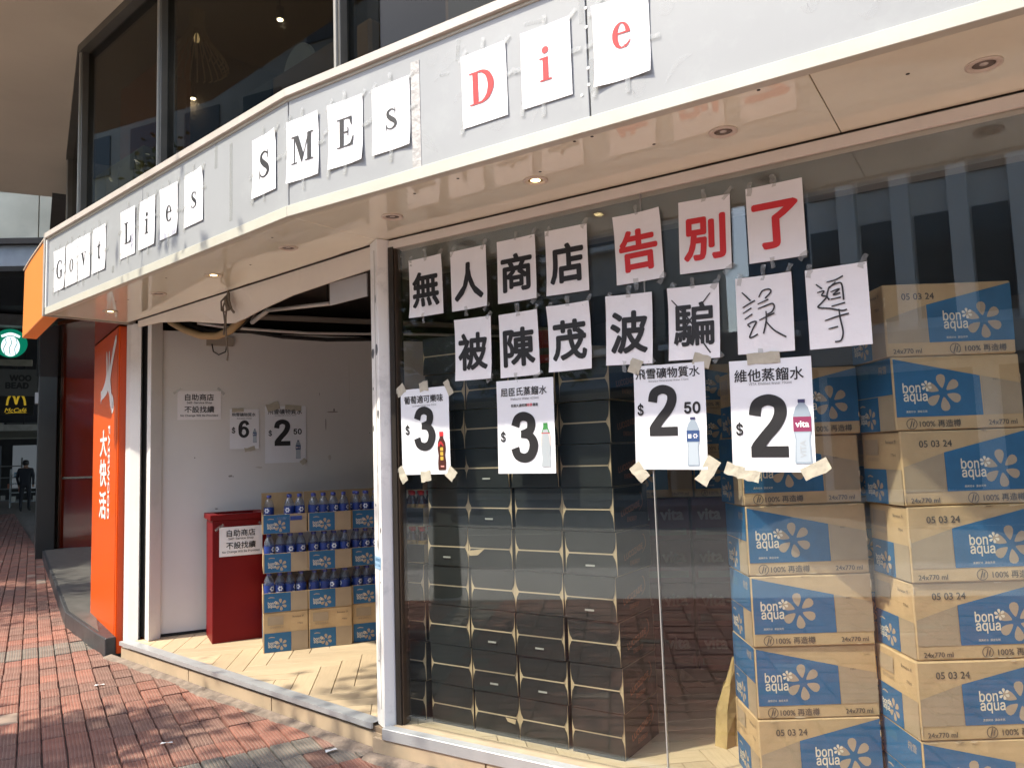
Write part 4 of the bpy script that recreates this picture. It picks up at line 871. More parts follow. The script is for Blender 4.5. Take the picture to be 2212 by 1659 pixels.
person('person in a brown coat cut off by the left edge of the picture', (-12.75, 18.6, 0), rad(20), BROWNC, .12)

# ================================================================== ACROSS THE STREET (seen mirrored in the glass)
def opp(name, label, s0, s1, d, h, wall, parts):
    t = thing(name, label, 'building', W((s0 + s1) / 2, d, 0), RW + math.pi, 'buildings across the street')
    b = MB(); w = (s1 - s0) / 2; b.box(-w, w, 0, 8, 0, h, wall); b.build('wall', t)
    parts(t, w, h); return t
CONCW = mat('pale_concrete', (.82, .82, .79), .8, var=.08, vscale=.6); OWIN = mat('opp_window', (.10, .12, .13), .12, spec=.6); OBLUE = mat('opp_blue_wall', (.16, .22, .28), .6, var=.1, vscale=.7); OTILE = mat('opp_tile', (.52, .49, .44), .7, var=.1, vscale=1)
def fins(t, w, h):
    n = int(2 * w / 1.15)
    for k in range(n):
        b = MB(); x = -w + .4 + k * 1.15; b.box(x, x + .38, -.55, -.001, 3.9, h - .8, CONCW); b.build('fin', t)
        for j in range(2):
            b = MB(); b.box(x + .40, x + 1.1, -.05, -.001, 4.2 + j * 3.2, 6.6 + j * 3.2, OWIN); b.build('window', t)
    b = MB(); b.box(-w, w, -.9, -.002, 3.2, 3.85, mat('opp_band', (.5, .49, .46), .7)); b.build('podium_band', t)
    for k in range(4):
        b = MB(); b.box(-w + .3 + k * w / 2, -w + w / 2 + k * w / 2 - .2, -.04, -.001, .3, 3.0, OWIN); b.build('shopfront', t)
def grid(t, w, h):
    n = max(2, int(2 * w / 2.2))
    for k in range(n):
        for j in range(int((h - 4.2) / 3)):
            b = MB(); x = -w + .5 + k * 2.2; b.box(x, x + 1.3, -.06, -.001, 4.4 + j * 3, 5.9 + j * 3, OWIN); b.build('window', t)
            b = MB(); b.box(x - .15, x + 1.45, -.30, -.07, 4.15 + j * 3, 4.3 + j * 3, CONCW); b.build('ledge', t)
    b = MB(); b.box(-w, w, -1.2, -.002, 3.1, 3.5, OBLUE); b.build('awning', t)
    b = MB(); b.box(-w + .3, w - .3, -.04, -.001, .2, 2.9, OWIN); b.build('shopfront', t)
opp('office_block', 'pale concrete office block with vertical fins across the street', -1.2, 13, -17, 11.6, CONCW, fins)
opp('blue_block', 'blue grey block across the street beside the finned office', -2.9, -1.3, -17.6, 9.0, OBLUE, grid)
opp('low_shop', 'low shop building in the gap across the street', -5.7, -3.0, -18.4, 4.6, OTILE, lambda t, w, h: (lambda b: (b.box(-w + .2, w - .2, -.05, -.001, .2, 3, OWIN), b.build('shopfront', t)))(MB()))
opp('tiled_block', 'tan tiled apartment block across the street', -21, -5.8, -17.2, 10.4, OTILE, grid)
tw = thing('shade_tower', 'added unseen tower across the street shading the far pavement', 'building', L(27, -17, 0), RL + math.pi, 'buildings across the street')  # out of view, added to keep the sun off the far-left ground
b = MB(); b.box(-18.3, 18.3, 0, 10, 0, 34, OTILE); b.build('wall', tw)
for k in range(12):
    for j in range(9): b = MB(); b.box(-17.5 + k * 3, -15.7 + k * 3, -.06, -.001, 4.4 + j * 3, 6.1 + j * 3, OWIN); b.build('window', tw)
opp('tall_block', 'grey apartment block far along the street', 13.2, 26, -17.5, 13.5, OTILE, grid)

# ---- street trees on the kerb (their shade dapples the bricks)
BARK = mat('bark', (.09, .07, .05), .9, var=.3, vscale=10, bump=.6, bscale=18); LEAF = mat('leaf', (.055, .10, .025), .55, var=.35, vscale=3)
def tree(label, x, y, h, r, n, seed):
    rr = random.Random(seed); t = thing('street_tree', label, 'tree', (x, y, 0), 0, 'street trees at the kerb')
    b = MB(); b.tube([(0, 0, -.1), (.05, .03, h * .25), (-.04, .06, h * .45), (.03, 0, h * .62)], .15, BARK, 9, .07)
    tips = []
    for k in range(9):
        a = k * 2.4 + rr.uniform(-.3, .3); z0 = h * rr.uniform(.42, .62); l = r * rr.uniform(.6, .95)
        p = [Vector((0, 0, z0)), Vector((math.cos(a) * l * .5, math.sin(a) * l * .5, z0 + l * .35)), Vector((math.cos(a) * l, math.sin(a) * l, z0 + l * rr.uniform(.25, .8)))]
        b.tube(p, .05, BARK, 6, .015); tips += [p[1], p[2]]
    b.build('trunk', t, smooth=True)
    b = MB(); cl = []
    for k in range(30):
        tp = rr.choice(tips); cl.append((tp + Vector((rr.gauss(0, .35), rr.gauss(0, .35), rr.gauss(.1, .3))), rr.uniform(.16, .34)))
    for k in range(n):
        c, cr = rr.choice(cl); v = c + Vector((rr.gauss(0, 1), rr.gauss(0, 1), rr.gauss(0, .7))) * cr
        a = Vector((rr.gauss(0, 1), rr.gauss(0, 1), rr.gauss(0, .6))).normalized(); u = a.orthogonal().normalized(); s = rr.uniform(.04, .075)
        b.add([v - a * s, v + u * s * .5, v + a * s, v - u * s * .5], [(0, 1, 2, 3)], LEAF)
    b.build('crown', t)
tree('broad street tree at the kerb nearest the shop window', -4.35, 2.25, 5.0, 1.2, 6500, 3)
tree('street tree at the kerb farther up the pavement', -9.7, 6.9, 6.6, 2.4, 11000, 8)

# ================================================================== PAPER SHEETS
SHF = {}
def curl_sheet(w, h, seed, lift=0.006, nx=8, nz=10, m=PAPER, hold=0.0):
    r = random.Random(seed); cl = [r.uniform(0, lift) * (1 if r.random() < .6 else .2) for _ in range(4)]
    ph, am = r.uniform(0, 6.28), r.uniform(.0008, .0022) * (1 if lift > .0045 else .6); kx, kz = r.uniform(-9, 9), r.uniform(9, 16)
    b = MB(); vs = []
    def bow(x, z): return -am * (1 + math.sin(kx * x + kz * z + ph))
    for j in range(nz + 1):
        for i in range(nx + 1):
            u, v = i / nx, j / nz; x, z = (u - .5) * w, (v - .5) * h; y = bow(x, z)
            for k, (cu, cv) in enumerate(((0, 0), (1, 0), (0, 1), (1, 1))):
                dd = math.hypot((u - cu) * w, (v - cv) * h); y -= cl[k] * max(0, 1 - dd / .085) ** 1.5
            vs.append((x, y, z))
    fs = [(j * (nx + 1) + i, j * (nx + 1) + i + 1, (j + 1) * (nx + 1) + i + 1, (j + 1) * (nx + 1) + i) for j in range(nz) for i in range(nx)]
    b.add(vs, fs, m)
    SHF['last'] = bow
    vs2 = [(x, y + .0004, z) for x, y, z in vs]; b.add(vs2, [f[::-1] for f in fs], m)
    return b
def rect(b, x0, x1, z0, z1, y, m): b.poly([(x0, z0), (x1, z0), (x1, z1), (x0, z1)], y, m)
def ringp(b, cx, cz, rx, rz, ix, iz, y, m, a0=0.0, a1=2 * math.pi, n=26, icx=0.0):
    vs = []
    for i in range(n + 1):
        a = a0 + (a1 - a0) * i / n; vs += [(cx + rx * math.cos(a), y, cz + rz * math.sin(a)), (cx + icx + ix * math.cos(a), y, cz + iz * math.sin(a))]
    b.add(vs, [(2 * i, 2 * i + 2, 2 * i + 3, 2 * i + 1) for i in range(n)], m)
def serif(ch, m):
    """bold roman letter, cap height 1, in x,z; returns builder and width"""
    b = MB(); k = [0]
    def y(): k[0] += 1; return -.00012 * k[0] / .13
    R_ = lambda x0, x1, z0, z1: rect(b, x0, x1, z0, z1, y(), m)
    P_ = lambda pts: b.poly(pts, y(), m)
    S_ = lambda pts: b.ribbon(pts, y(), m, 8)
    if ch == 'L': R_(.14, .33, .02, .98); R_(.02, .46, .955, 1); R_(.02, .72, 0, .045); P_([(.72, 0), (.76, .32), (.72, .32), (.62, .10), (.46, .043), (.46, 0)]); w = .76
    elif ch == 'E': R_(.14, .33, .02, .98); R_(.02, .70, .955, 1); R_(.02, .74, 0, .045); R_(.32, .54, .475, .53); R_(.50, .545, .35, .66); P_([(.70, 1), (.70, .70), (.665, .70), (.58, .93), (.46, .957), (.46, 1)]); P_([(.74, 0), (.79, .32), (.75, .32), (.63, .09), (.46, .043), (.46, 0)]); w = .78
    elif ch == 'D': R_(.14, .33, .02, .98); R_(.02, .40, .955, 1); R_(.02, .40, 0, .045); S_([(.32, .977, .045), (.50, .95, .09), (.69, .80, .17), (.78, .50, .22), (.69, .20, .17), (.50, .05, .09), (.32, .023, .045)]); w = .88
    elif ch == 'M': R_(.13, .18, .02, .98); R_(0, .31, 0, .045); R_(0, .32, .955, 1); P_([(.13, 1), (.35, 1), (.615, .30), (.53, 0), (.505, 0)]); P_([(.505, 0), (.535, 0), (.90, 1), (.85, 1)]); R_(.80, .99, .02, .98); R_(.69, 1.10, 0, .045); R_(.82, 1.10, .955, 1); w = 1.1
    elif ch in 'Ss':
        f = 1.0 if ch == 'S' else .69
        S_([(x * f, z * f, w_ * f) for x, z, w_ in [(.60, .72, .03), (.56, .88, .055), (.36, .965, .07), (.17, .87, .13), (.185, .68, .19), (.36, .52, .23), (.57, .36, .21), (.615, .17, .15), (.38, .033, .07), (.14, .11, .055), (.055, .30, .03)]])
        R_(.575 * f, .615 * f, .69 * f, 1.0 * f); R_(.04 * f, .08 * f, 0, .32 * f); w = .67 * f
    elif ch == 'G': S_([(.83, .70, .03), (.74, .89, .06), (.53, .973, .06), (.30, .87, .14), (.16, .50, .23), (.30, .13, .14), (.53, .027, .06), (.70, .05, .07), (.80, .13, .05)]); R_(.67, .86, .06, .43); R_(.54, .96, .40, .445); R_(.80, .845, .68, 1.0); w = .96
    elif ch == 'o': ringp(b, .30, .345, .28, .355, .125, .315, y(), m); w = .58
    elif ch == 'e': ringp(b, .28, .345, .26, .355, .115, .315, y(), m, rad(5), rad(292), 24, .015); S_([(.36, .025, .09), (.44, .06, .06), (.53, .17, .03)]); R_(.15, .53, .38, .425); w = .54
    elif ch == 'v': P_([(.04, .68), (.24, .68), (.41, .20), (.34, -.01), (.31, -.01)]); P_([(.32, 0), (.35, 0), (.56, .68), (.50, .68)]); R_(-.03, .31, .645, .69); R_(.40, .64, .645, .69); w = .62
    elif ch == 't': R_(.12, .28, .12, .70); P_([(.12, .68), (.28, .68), (.28, .93), (.25, .93)]); R_(.0, .42, .635, .69); S_([(.20, .16, .16), (.23, .06, .12), (.33, .04, .07), (.42, .14, .03)]); w = .42
    elif ch == 'i': R_(.10, .28, .02, .67); R_(0, .38, 0, .045); R_(0, .28, .635, .68); b.disc(.19, .89, .105, .105, y(), m); w = .38
    return b, w
def tape_piece(parent, x, z, w, h, rot, m=TAPE, seed=0, crumple=0.0015):
    r = random.Random(seed); b = MB(); nx = 4; vs = []
    for i in range(nx + 1):
        u = i / nx - .5
        for v in (-.5, .5):
            a, c = u * w, v * h + r.uniform(-1, 1) * crumple * 1.2
            vs.append((a * math.cos(rot) - c * math.sin(rot), -.0016 - r.uniform(0, crumple), a * math.sin(rot) + c * math.cos(rot)))
    b.add(vs, [(2 * i, 2 * i + 2, 2 * i + 3, 2 * i + 1) for i in range(nx)], m)
    o = b.build('tape', parent); o.location = (x, 0, z); return o
A4W, A4H, A3W, A3H = .207, .290, .297, .416
def sheet(label, loc, rz, tilt, w, h, seed, name='paper_sheet', cat='paper sheet', group=None, m=PAPER, lift=.011):
    t = thing(name, label, cat, loc, rz, group); t.rotation_euler = (0, -tilt, rz)
    o = curl_sheet(w, h, seed, lift, m=m).build('paper', t); SHF[t.name] = SHF['last']
    return t
def on_sheet(b, t):
    f = SHF[t.name]; b.v = [(x, y + f(x, z) - .0008, z) for x, y, z in b.v]; return b
# ---- fifteen letter sheets on the signboard
def letter(ch, F, s, z, seed, label, red=False, tilt=0.0, dx=0.0, dz=0.0, capw=.13):
    r = RW if F is W else RD
    t = sheet(label, F(s, FAS - .004, z), r, tilt, A4W, A4H, seed, group='letter sheets on the signboard')
    m = PALERED if red else FADED
    b, w = serif(ch, m); k = capw
    zc = .5 * (1.0 if ch in 'GLSMEDti' else .69)
    b.v = [((x - w / 2) * k + dx, y * k - .0009, (zz - zc) * k + dz) for x, y, zz in b.v]
    on_sheet(b, t).build('printed_letter', t)
    rr = random.Random(seed)
    for (x, zz, rot) in [(-A4W / 2 + .01, A4H / 2, .9), (0.0, A4H / 2 + .01, 1.6), (A4W / 2 + .0, A4H / 2 - .005, .75), (-A4W / 2, -A4H / 2 + .005, 1.3), (rr.uniform(-.02, .02), -A4H / 2 - .012, 1.55), (A4W / 2 + .005, rr.uniform(-.03, .03), .1), (-A4W / 2 - .005, rr.uniform(-.04, .04), .2)]:
        if rr.random() < .86: tape_piece(t, x, zz, rr.uniform(.05, .075), .017, rot + rr.uniform(-.15, .15), seed=rr.random())
SB = 'on the grey signboard'
for a in [('G', D, 2.806, 2.785, 1, 'white sheet printed with a black letter G at the left end of the signboard'), ('o', D, 2.582, 2.785, 2, 'white sheet with a small black letter o ' + SB), ('v', D, 2.363, 2.787, 3, 'white sheet with a black letter v ' + SB), ('t', D, 2.115, 2.791, 4, 'white sheet with a black letter t ' + SB),
          ('L', D, 1.679, 2.803, 5, 'white sheet with a black capital L ' + SB), ('i', D, 1.414, 2.805, 6, 'white sheet with a black letter i between L and e ' + SB), ('e', D, 1.139, 2.807, 7, 'white sheet with a black letter e ' + SB), ('s', D, .853, 2.814, 8, 'white sheet with a black letter s ending the word Lies'),
          ('S', D, .158, 2.803, 9, 'white sheet with a black capital S just left of the signboard corner'), ('M', W, .055, 2.800, 10, 'white sheet with a black capital M just right of the signboard corner'), ('E', W, .321, 2.802, 11, 'white sheet with a black capital E ' + SB), ('s', W, .581, 2.803, 12, 'white sheet with a black letter s beside the silver taped joint')]:
    letter(*a, dz=(-.012 if a[0] in 'ovse' else 0.0), tilt=RND.uniform(-.012, .012))
letter('D', W, 1.05, 2.796, 13, 'white sheet with a red capital D ' + SB, True, dx=-.012, tilt=.01); letter('i', W, 1.323, 2.797, 14, 'white sheet with a red letter i ' + SB, True, dx=.0); letter('e', W, 1.619, 2.792, 15, 'white sheet with a red letter e at the right end of the slogan', True, dz=.012, tilt=-.01)

# ---- fourteen Chinese sheets on the window
GL = -.006
def char_sheet(ch, s, z, tilt, seed, label, red=False, dz=-.012, cw=.158, bd=.031):
    t = sheet(label, W(s, GL, z), RW, tilt, A4W, A4H, seed, group='character sheets on the window')
    b = MB()
    if ch: b.text(ch, 0, dz, REDINK if red else INK, -.0012, w=cw, h=cw * (1.05 if ch != '人' else 1.08), bold=bd)
    if ch: on_sheet(b, t).build('printed_character', t)
    rr = random.Random(seed + 50)
    for (x, zz, rot) in [(-A4W / 2 + .015, A4H / 2 - .004, 1.2), (A4W / 2 - .01, A4H / 2 + .004, 1.0), (0, A4H / 2 + .012, 1.6), (-.02, -A4H / 2 - .008, 1.5), (A4W / 2 - .01, -A4H / 2, .8)]:
        if rr.random() < .7: tape_piece(t, x, zz, rr.uniform(.04, .06), .018, rot + rr.uniform(-.2, .2), seed=rr.random(), crumple=.004)
    return t
wl = 'white sheet with a bold black character '
for ch, s, tl, lab, red in [('無', .282, .005, 'white sheet with a bold black character, first of the upper row', 0), ('人', .542, .01, 'white sheet with a two-stroke black character, second of the upper row', 0), ('商', .810, 0, 'white sheet with a bold black character, third of the upper row', 0), ('店', 1.068, -.005, 'white sheet with a bold black character, fourth of the upper row', 0),
                            ('告', 1.403, .019, 'white sheet with a red character, leftmost of the three red ones', 1), ('別', 1.683, -.029, 'white sheet with a red character, middle of the three red ones', 1), ('了', 1.954, -.005, 'white sheet with a hooked red character, last of the upper row', 1)]:
    char_sheet(ch, s, 2.229, tl, 20 + int(s * 10), lab, red)
for ch, s, z, tl, lab in [('被', .555, 1.894, -.015, 'white sheet with a bold black character, first of the lower row'), ('陳', .809, 1.889, .005, 'white sheet with a bold black character, second of the lower row'), ('茂', 1.066, 1.893, .005, 'white sheet with a bold black character, third of the lower row'), ('波', 1.345, 1.894, -.043, 'tilted white sheet with a bold black character, fourth of the lower row')]:
    char_sheet(ch, s, z, tl, 60 + int(s * 10), lab)
PEN = mat('pen_ink', (.02, .018, .02), .5)
t = char_sheet('騙', 1.62, 1.889, -.03, 81, 'white sheet whose printed black character is crossed out by pen', dz=-.006, bd=.019)
def pen(t, strokes, c, w, h, sl, wd_=.0052, name='pen_stroke'):
    for k, st in enumerate(strokes):
        b = MB(); b.ribbon([((x - c[0]) / w * A4W, -((y - c[1]) + sl * (x - c[0])) / h * A4H, wd_ * (1.1 if i else .8)) for i, (x, y) in enumerate(st)], -.0022 - k * .00005, PEN, 6); on_sheet(b, t).build(name, t)
pen(t, [[(495, 1080), (560, 1150), (640, 1245), (720, 1380), (790, 1480)], [(795, 1028), (700, 1150), (640, 1230), (580, 1330), (530, 1430)]], (664, 1252), 395, 560, .09)
t = char_sheet(None, 1.893, 1.888, -.022, 82, 'white sheet with a handwritten pen character, between crossed-out and last sheets')
pen(t, [[(1033, 1020), (1065, 1050), (1100, 1085)], [(1035, 1138), (1085, 1110), (1135, 1083)], [(1035, 1183), (1105, 1140)], [(1048, 1228), (1110, 1188)], [(1068, 1270), (1090, 1290)], [(1068, 1270), (1105, 1250), (1138, 1247), (1110, 1300), (1082, 1366), (1110, 1362), (1148, 1340)],
        [(1165, 1060), (1195, 1012), (1245, 998), (1262, 1018), (1215, 1068)], [(1155, 1112), (1240, 1075)], [(1155, 1147), (1215, 1125), (1268, 1108), (1283, 1130), (1265, 1168), (1225, 1192)], [(1162, 1235), (1220, 1208), (1282, 1180)], [(1218, 1165), (1216, 1240), (1192, 1337)], [(1216, 1245), (1275, 1310), (1365, 1360)]], (1204, 1187), 440, 590, .095)
t = char_sheet(None, 2.149, 1.883, .0, 83, 'white sheet with a handwritten pen character, rightmost of the lower row')
pen(t, [[(1605, 965), (1650, 998)], [(1610, 1028), (1665, 1015), (1645, 1048), (1682, 1058), (1640, 1105), (1610, 1140), (1700, 1146), (1790, 1160), (1832, 1150)], [(1690, 948), (1760, 930), (1820, 900)], [(1760, 945), (1705, 992)], [(1705, 985), (1686, 1050), (1702, 1082)], [(1705, 985), (1785, 952), (1808, 975), (1812, 1080)], [(1715, 1022), (1785, 998), (1735, 1042), (1790, 1028)], [(1712, 1078), (1792, 1060)], [(1715, 1130), (1822, 1100)],
        [(1655, 1240), (1745, 1208), (1845, 1180)], [(1770, 1148), (1776, 1220), (1790, 1320), (1770, 1382), (1722, 1395)], [(1680, 1300), (1755, 1280)]], (1764, 1129), 483, 605, .13)

# ---- price posters
def bottle_pic(b, kind, x, z, h):
    y = -.0011
    w = h * .30
    def shp(pr, m, yy): b.poly([(x + a * w, z + (c - .5) * h) for a, c in pr] + [(x - a * w, z + (c - .5) * h) for a, c in reversed(pr)], yy, m)
    if kind == 'cola':
        shp([(.36, 0), (.42, .03), (.44, .2), (.36, .38), (.45, .55), (.40, .72), (.20, .84), (.20, .88)], mat('pic_cola', (.07, .018, .012), .4), y)
        shp([(.22, .88), (.22, 1.0)], REDINK, y - .0001); b.ribbon([(x - .35 * w, z + .12 * h, .010), (x - .1 * w, z + .22 * h, .012), (x + .2 * w, z + .12 * h, .006)], y - .0002, PALERED)
        for k in range(3): rect(b, x - .16 * w, x + .16 * w, z + (-.24 + k * .12) * h, z + (-.15 + k * .12) * h, y - .0002, mat('pic_gold', (.62, .40, .05), .5))
        rect(b, x - .15 * w, x + .22 * w, z - .42 * h, z - .385 * h, y - .0002, mat('pic_pink', (.75, .3, .25), .5))
    elif kind == 'green':
        shp([(.38, 0), (.40, .04), (.34, .2), (.42, .42), (.45, .62), (.38, .76), (.20, .90), (.18, .99), (.12, 1.0)], mat('pic_clear', (.40, .44, .46), .4), y)
        shp([(.38, .77), (.20, .90), (.18, 1.0)], mat('pic_green', (.05, .25, .06), .5), y - .0001); shp([(.43, .48), (.46, .62), (.40, .75)], mat('pic_pale', (.75, .55, .52), .5), y - .0002)
        b.disc(x - .14 * w, z + .14 * h, .14 * w, .05 * h, y - .0003, mat('pic_green', (.05, .25, .06), .5)); rect(b, x - .36 * w, x + .36 * w, z + .255 * h, z + .275 * h, y - .0003, PALERED)
        b.ribbon([(x - .2 * w, z - .1 * h, .003), (x + .1 * w, z - .2 * h, .004), (x + .2 * w, z - .4 * h, .003)], y - .0003, mat('pic_grey', (.42, .45, .47), .5))
    else:
        shp([(.40, 0), (.43, .03), (.40, .2), (.37, .38), (.44, .5), (.44, .76), (.30, .88), (.16, .93), (.16, .95)], mat('pic_blueclear', (.30, .36, .42), .4), y)
        shp([(.35, .03), (.34, .2), (.31, .38), (.36, .48)], mat('pic_blueclear2', (.44, .50, .55), .4), y - .0001)
        shp([(.18, .945), (.18, 1.0)], mat('pic_cap', (.05, .05, .12) if kind == 'blue' else (.10, .02, .04), .4), y - .0001)
        shp([(.45, .50), (.45, .73)], mat('pic_label', (.03, .07, .19), .5) if kind == 'blue' else mat('pic_maroon', (.24, .03, .09), .5), y - .0002)
        if kind == 'blue':
            for k in range(6): a = k * 1.047; b.disc(x + .16 * w + .12 * w * math.cos(a), z + .115 * h + .12 * w * math.sin(a), .05 * w, .05 * w, y - .0003, PAPER, 7)
            rect(b, x - .34 * w, x - .12 * w, z + .07 * h, z + .15 * h, y - .0003, PAPER)
        else:
            b.text('vita', x, z + .115 * h, PAPER, y - .0003, w=.66 * w, bold=.03); b.text('VITA', x, z - .27 * h, mat('pic_grey', (.42, .45, .47), .5), y - .0003, w=.26 * h, bold=.02, rot=math.pi / 2)
def numeral(b, d, cx, cz, h):
    k = [0]
    def put(pts, w=.185):
        k[0] += 1; b.ribbon([(cx + (p[0] - .31) * h, cz + (p[1] - .5) * h, (p[2] if len(p) > 2 else w) * h) for p in pts], -.001 - k[0] * .0001, INK, 8)
    if d == '3':
        put([(.11, .715, .19), (.17, .86, .18), (.31, .91, .175), (.455, .85, .18), (.485, .735, .19), (.43, .61, .17), (.25, .555, .15)]); put([(.24, .555, .14), (.41, .535, .16), (.51, .43, .19), (.525, .29, .20), (.45, .14, .19), (.31, .09, .18), (.155, .145, .18), (.10, .29, .19)])
    elif d == '2':
        put([(.095, .665, .19), (.14, .84, .185), (.31, .91, .175), (.47, .84, .185), (.495, .69, .195), (.42, .52, .19), (.27, .345, .185), (.13, .17, .19), (.08, .10, .15)])
        rect(b, cx + (.02 - .31) * h, cx + (.60 - .31) * h, cz - .5 * h, cz - .325 * h, -.0008, INK)
    else:
        ringp(b, cx, cz - .175 * h, .29 * h, .325 * h, .115 * h, .165 * h, -.0008, INK); put([(.52, .73, .18), (.46, .87, .175), (.33, .91, .175), (.19, .82, .185), (.115, .60, .20), (.125, .33, .20)])
def poster(label, loc, rz, tilt, w, h, seed, title, sub, digit, cents, kind, dg, dol, bot, extra=None, tapes=(), ts=.24, tz=.155):
    t = sheet(label, loc, rz, tilt, w, h, seed, 'price_poster', 'poster', 'drink price posters', PAPER2, .004)
    b = MB(); b.text(title, -.005, tz, INK, -.001, w=ts, bold=.012); b.text(sub, 0, tz - .032, mat('grey_print', (.12, .12, .13), .6), -.001, w=ts * .62, font=SANS)
    if extra: b.text(extra[:6], -.03, tz - .062, INK, -.001, w=.085, bold=.012); b.text(extra[6:8], .025, tz - .062, REDINK, -.001, w=.028, bold=.012); b.text(extra[8:], .055, tz - .062, INK, -.001, w=.028, bold=.012)
    on_sheet(b, t).build('title', t)
    b = MB(); numeral(b, digit, dg[0], dg[1], dg[2] * 1.07); b.text('$', dol[0], dol[1], INK, -.001, h=.052, w=.024, bold=.02, font=SANS)
    if cents: b.text(cents, cents and .094, dg[1] + .006, INK, -.001, h=.042, w=.062, bold=.028, font=SANS)
    on_sheet(b, t).build('price', t)
    if kind: b = MB(); bottle_pic(b, kind, *bot); on_sheet(b, t).build('bottle_picture', t)
    for k, (x, z, tw, th, rot) in enumerate(tapes): tape_piece(t, x, z, tw, th, rot, MASK, seed + k, .0035)
    return t
IN_ = -.009    # taped to the outside of the glass
hx_, hz_ = A3W / 2, A3H / 2
poster('price poster with $3 and a dark cola bottle, nearest the white post', W(.26, IN_, 1.524), RW, .003, A3W, A3H, 31, '葡萄適可樂味', 'Lucozade Energy Cola 300ml', '3', '', 'cola', (-.003, .012, .200), (-.108, .008), (.100, -.098, .182), None,
       [(-hx_ + .0, hz_, .06, .045, .5), (-.0, hz_ + .008, .055, .045, .1), (hx_ + .0, hz_ - .01, .075, .03, -1.1), (-hx_ - .0, -hz_, .08, .04, -1.0), (.0, -hz_ - .01, .06, .05, .1), (hx_ + .005, -hz_ + .0, .055, .05, .9)])
poster('price poster with $3 and a green capped water bottle', W(.83, IN_, 1.521), RW, -.008, A3W, A3H, 32, '屈臣氏蒸餾水', 'Watsons Water 620ml', '3', '', 'green', (-.008, -.048, .210), (-.118, -.045), (.103, -.085, .19), '長期久違招牌特價優惠', [])
poster('price poster with $2 50 and a blue labelled water bottle, on the window', W(1.502, IN_, 1.527), RW, -.022, A3W, A3H, 33, '飛雪礦物質水', 'Bonaqua Mineralized Water 770ml', '2', '50', 'blue', (-.026, .026, .190), (-.122, .030), (.094, -.100, .19), None,
       [(-hx_ + .01, hz_ - .0, .06, .05, 1.2), (hx_ - .01, hz_ + .005, .07, .045, -.3), (-hx_ + .015, -hz_ - .012, .075, .052, -.9), (hx_ - .0, -hz_ - .005, .11, .052, 1.0)], ts=.268, tz=.175)
poster('price poster with $2 and a maroon labelled vita bottle, rightmost poster', W(1.895, IN_, 1.511), RW, -.022, A3W, A3H, 34, '維他蒸餾水', 'VITA  Distilled Water 700ml', '2', '', 'vita', (-.010, -.038, .217), (-.118, -.05), (.108, -.062, .232), None,
       [(-.02, hz_ + .004, .12, .04, .05), (-hx_ + .005, -hz_ + .005, .07, .045, -.35), (.0 - .09, -hz_ - .012, .08, .04, -.2), (hx_ - .0, -hz_ + .01, .10, .045, .45)], ts=.25, tz=.150)
RN = math.atan2(wd.y, wd.x)
poster('small $6 water price poster taped to the white partition wall', N(.606, -.004, 1.668), RN, .0, .222, .315, 35, '飛雪礦物質水', 'Bonaqua Water', '6', '', 'blue', (-.005, -.0, .13), (-.083, -.01), (.078, -.055, .11), None, [(-.05, .15, .09, .03, 0), (.04, -.16, .08, .03, .2)], ts=.18, tz=.115)
poster('$2 50 water price poster taped to the white partition wall', N(.925, -.004, 1.62), RN, .0, .325, .46, 36, '飛雪礦物質水', 'Bonaqua Mineralized Water', '2', '50', 'blue', (-.026, .015, .20), (-.122, .010), (.098, -.125, .15), None, [(-.10, .225, .10, .06, .3), (.06, .215, .13, .04, -.1), (.14, -.225, .05, .04, .7)], ts=.27, tz=.185)
def notice(label, loc, rz, w, h, seed, name='shop_notice'):
    t = sheet(label, loc, rz, 0, w, h, seed, name, 'notice', None, PAPER, .004)
    b = MB(); b.text('自助商店', 0, h * .28, INK, -.001, w=w * .66, bold=.014); b.text('Self-Service Shop', 0, h * .085, INK, -.001, w=w * .58, bold=.01, font=SANS); b.text('不設找續', 0, -h * .14, INK, -.001, w=w * .68, bold=.014); b.text('No Change Will Be Provided', 0, -h * .36, INK, -.001, w=w * .86, bold=.01, font=SANS); on_sheet(b, t).build('lettering', t)
    for k, (x, z) in enumerate(((-w / 2, h / 2), (w / 2, h / 2))): tape_piece(t, x, z, .07, .018, -.8 if k else .6, seed=seed + k)
    return t
notice('self-service shop notice taped to the white partition wall', N(.272, -.004, 1.858), RN, .315, .225, 41)

# ================================================================== RED CASH BOX
REDB = mat('red_box_paint', (.155, .002, .003), .5, spec=.2, var=.08, vscale=2, dirt=.0)
rb = thing('red_collection_box', 'tall dark red wooden cash box with an open top, left of the water cartons', 'box', (-2.19, 5.60, FLOOR), rad(28))
BW, BD, BH = .375, .36, .895
b = MB(); b.box(0, BW, 0, .014, 0, BH - .03, REDB); b.build('front_board', rb, bevel=.002)
b = MB(); b.box(0, BW, BD - .014, BD, 0, BH - .03, REDB); b.build('back_board', rb)
for x in (0, BW - .014): b = MB(); b.box(x, x + .014, .0142, BD - .0142, 0, BH - .03, REDB); b.build('side_board', rb)
b = MB(); b.box(.015, BW - .015, .015, BD - .015, .55, .56, BLACK); b.build('inner_floor', rb)
b = MB()
for x0, x1, y0, y1 in ((-.018, BW + .018, -.018, .045), (-.018, BW + .018, BD - .045, BD + .018), (-.018, .045, .0455, BD - .0455), (BW - .045, BW + .018, .0455, BD - .0455)): b.box(x0, x1, y0, y1, BH - .029, BH + .012, REDB)
b.build('top_rim', rb, bevel=.003)
rm = Matrix.Translation((-2.19, 5.60, 0)) @ Matrix.Rotation(rad(28), 4, 'Z')
p = rm @ Vector((.195, -.004, .835)); notice('self-service shop notice stuck on the front of the red box', p, rad(28), .30, .21, 43)

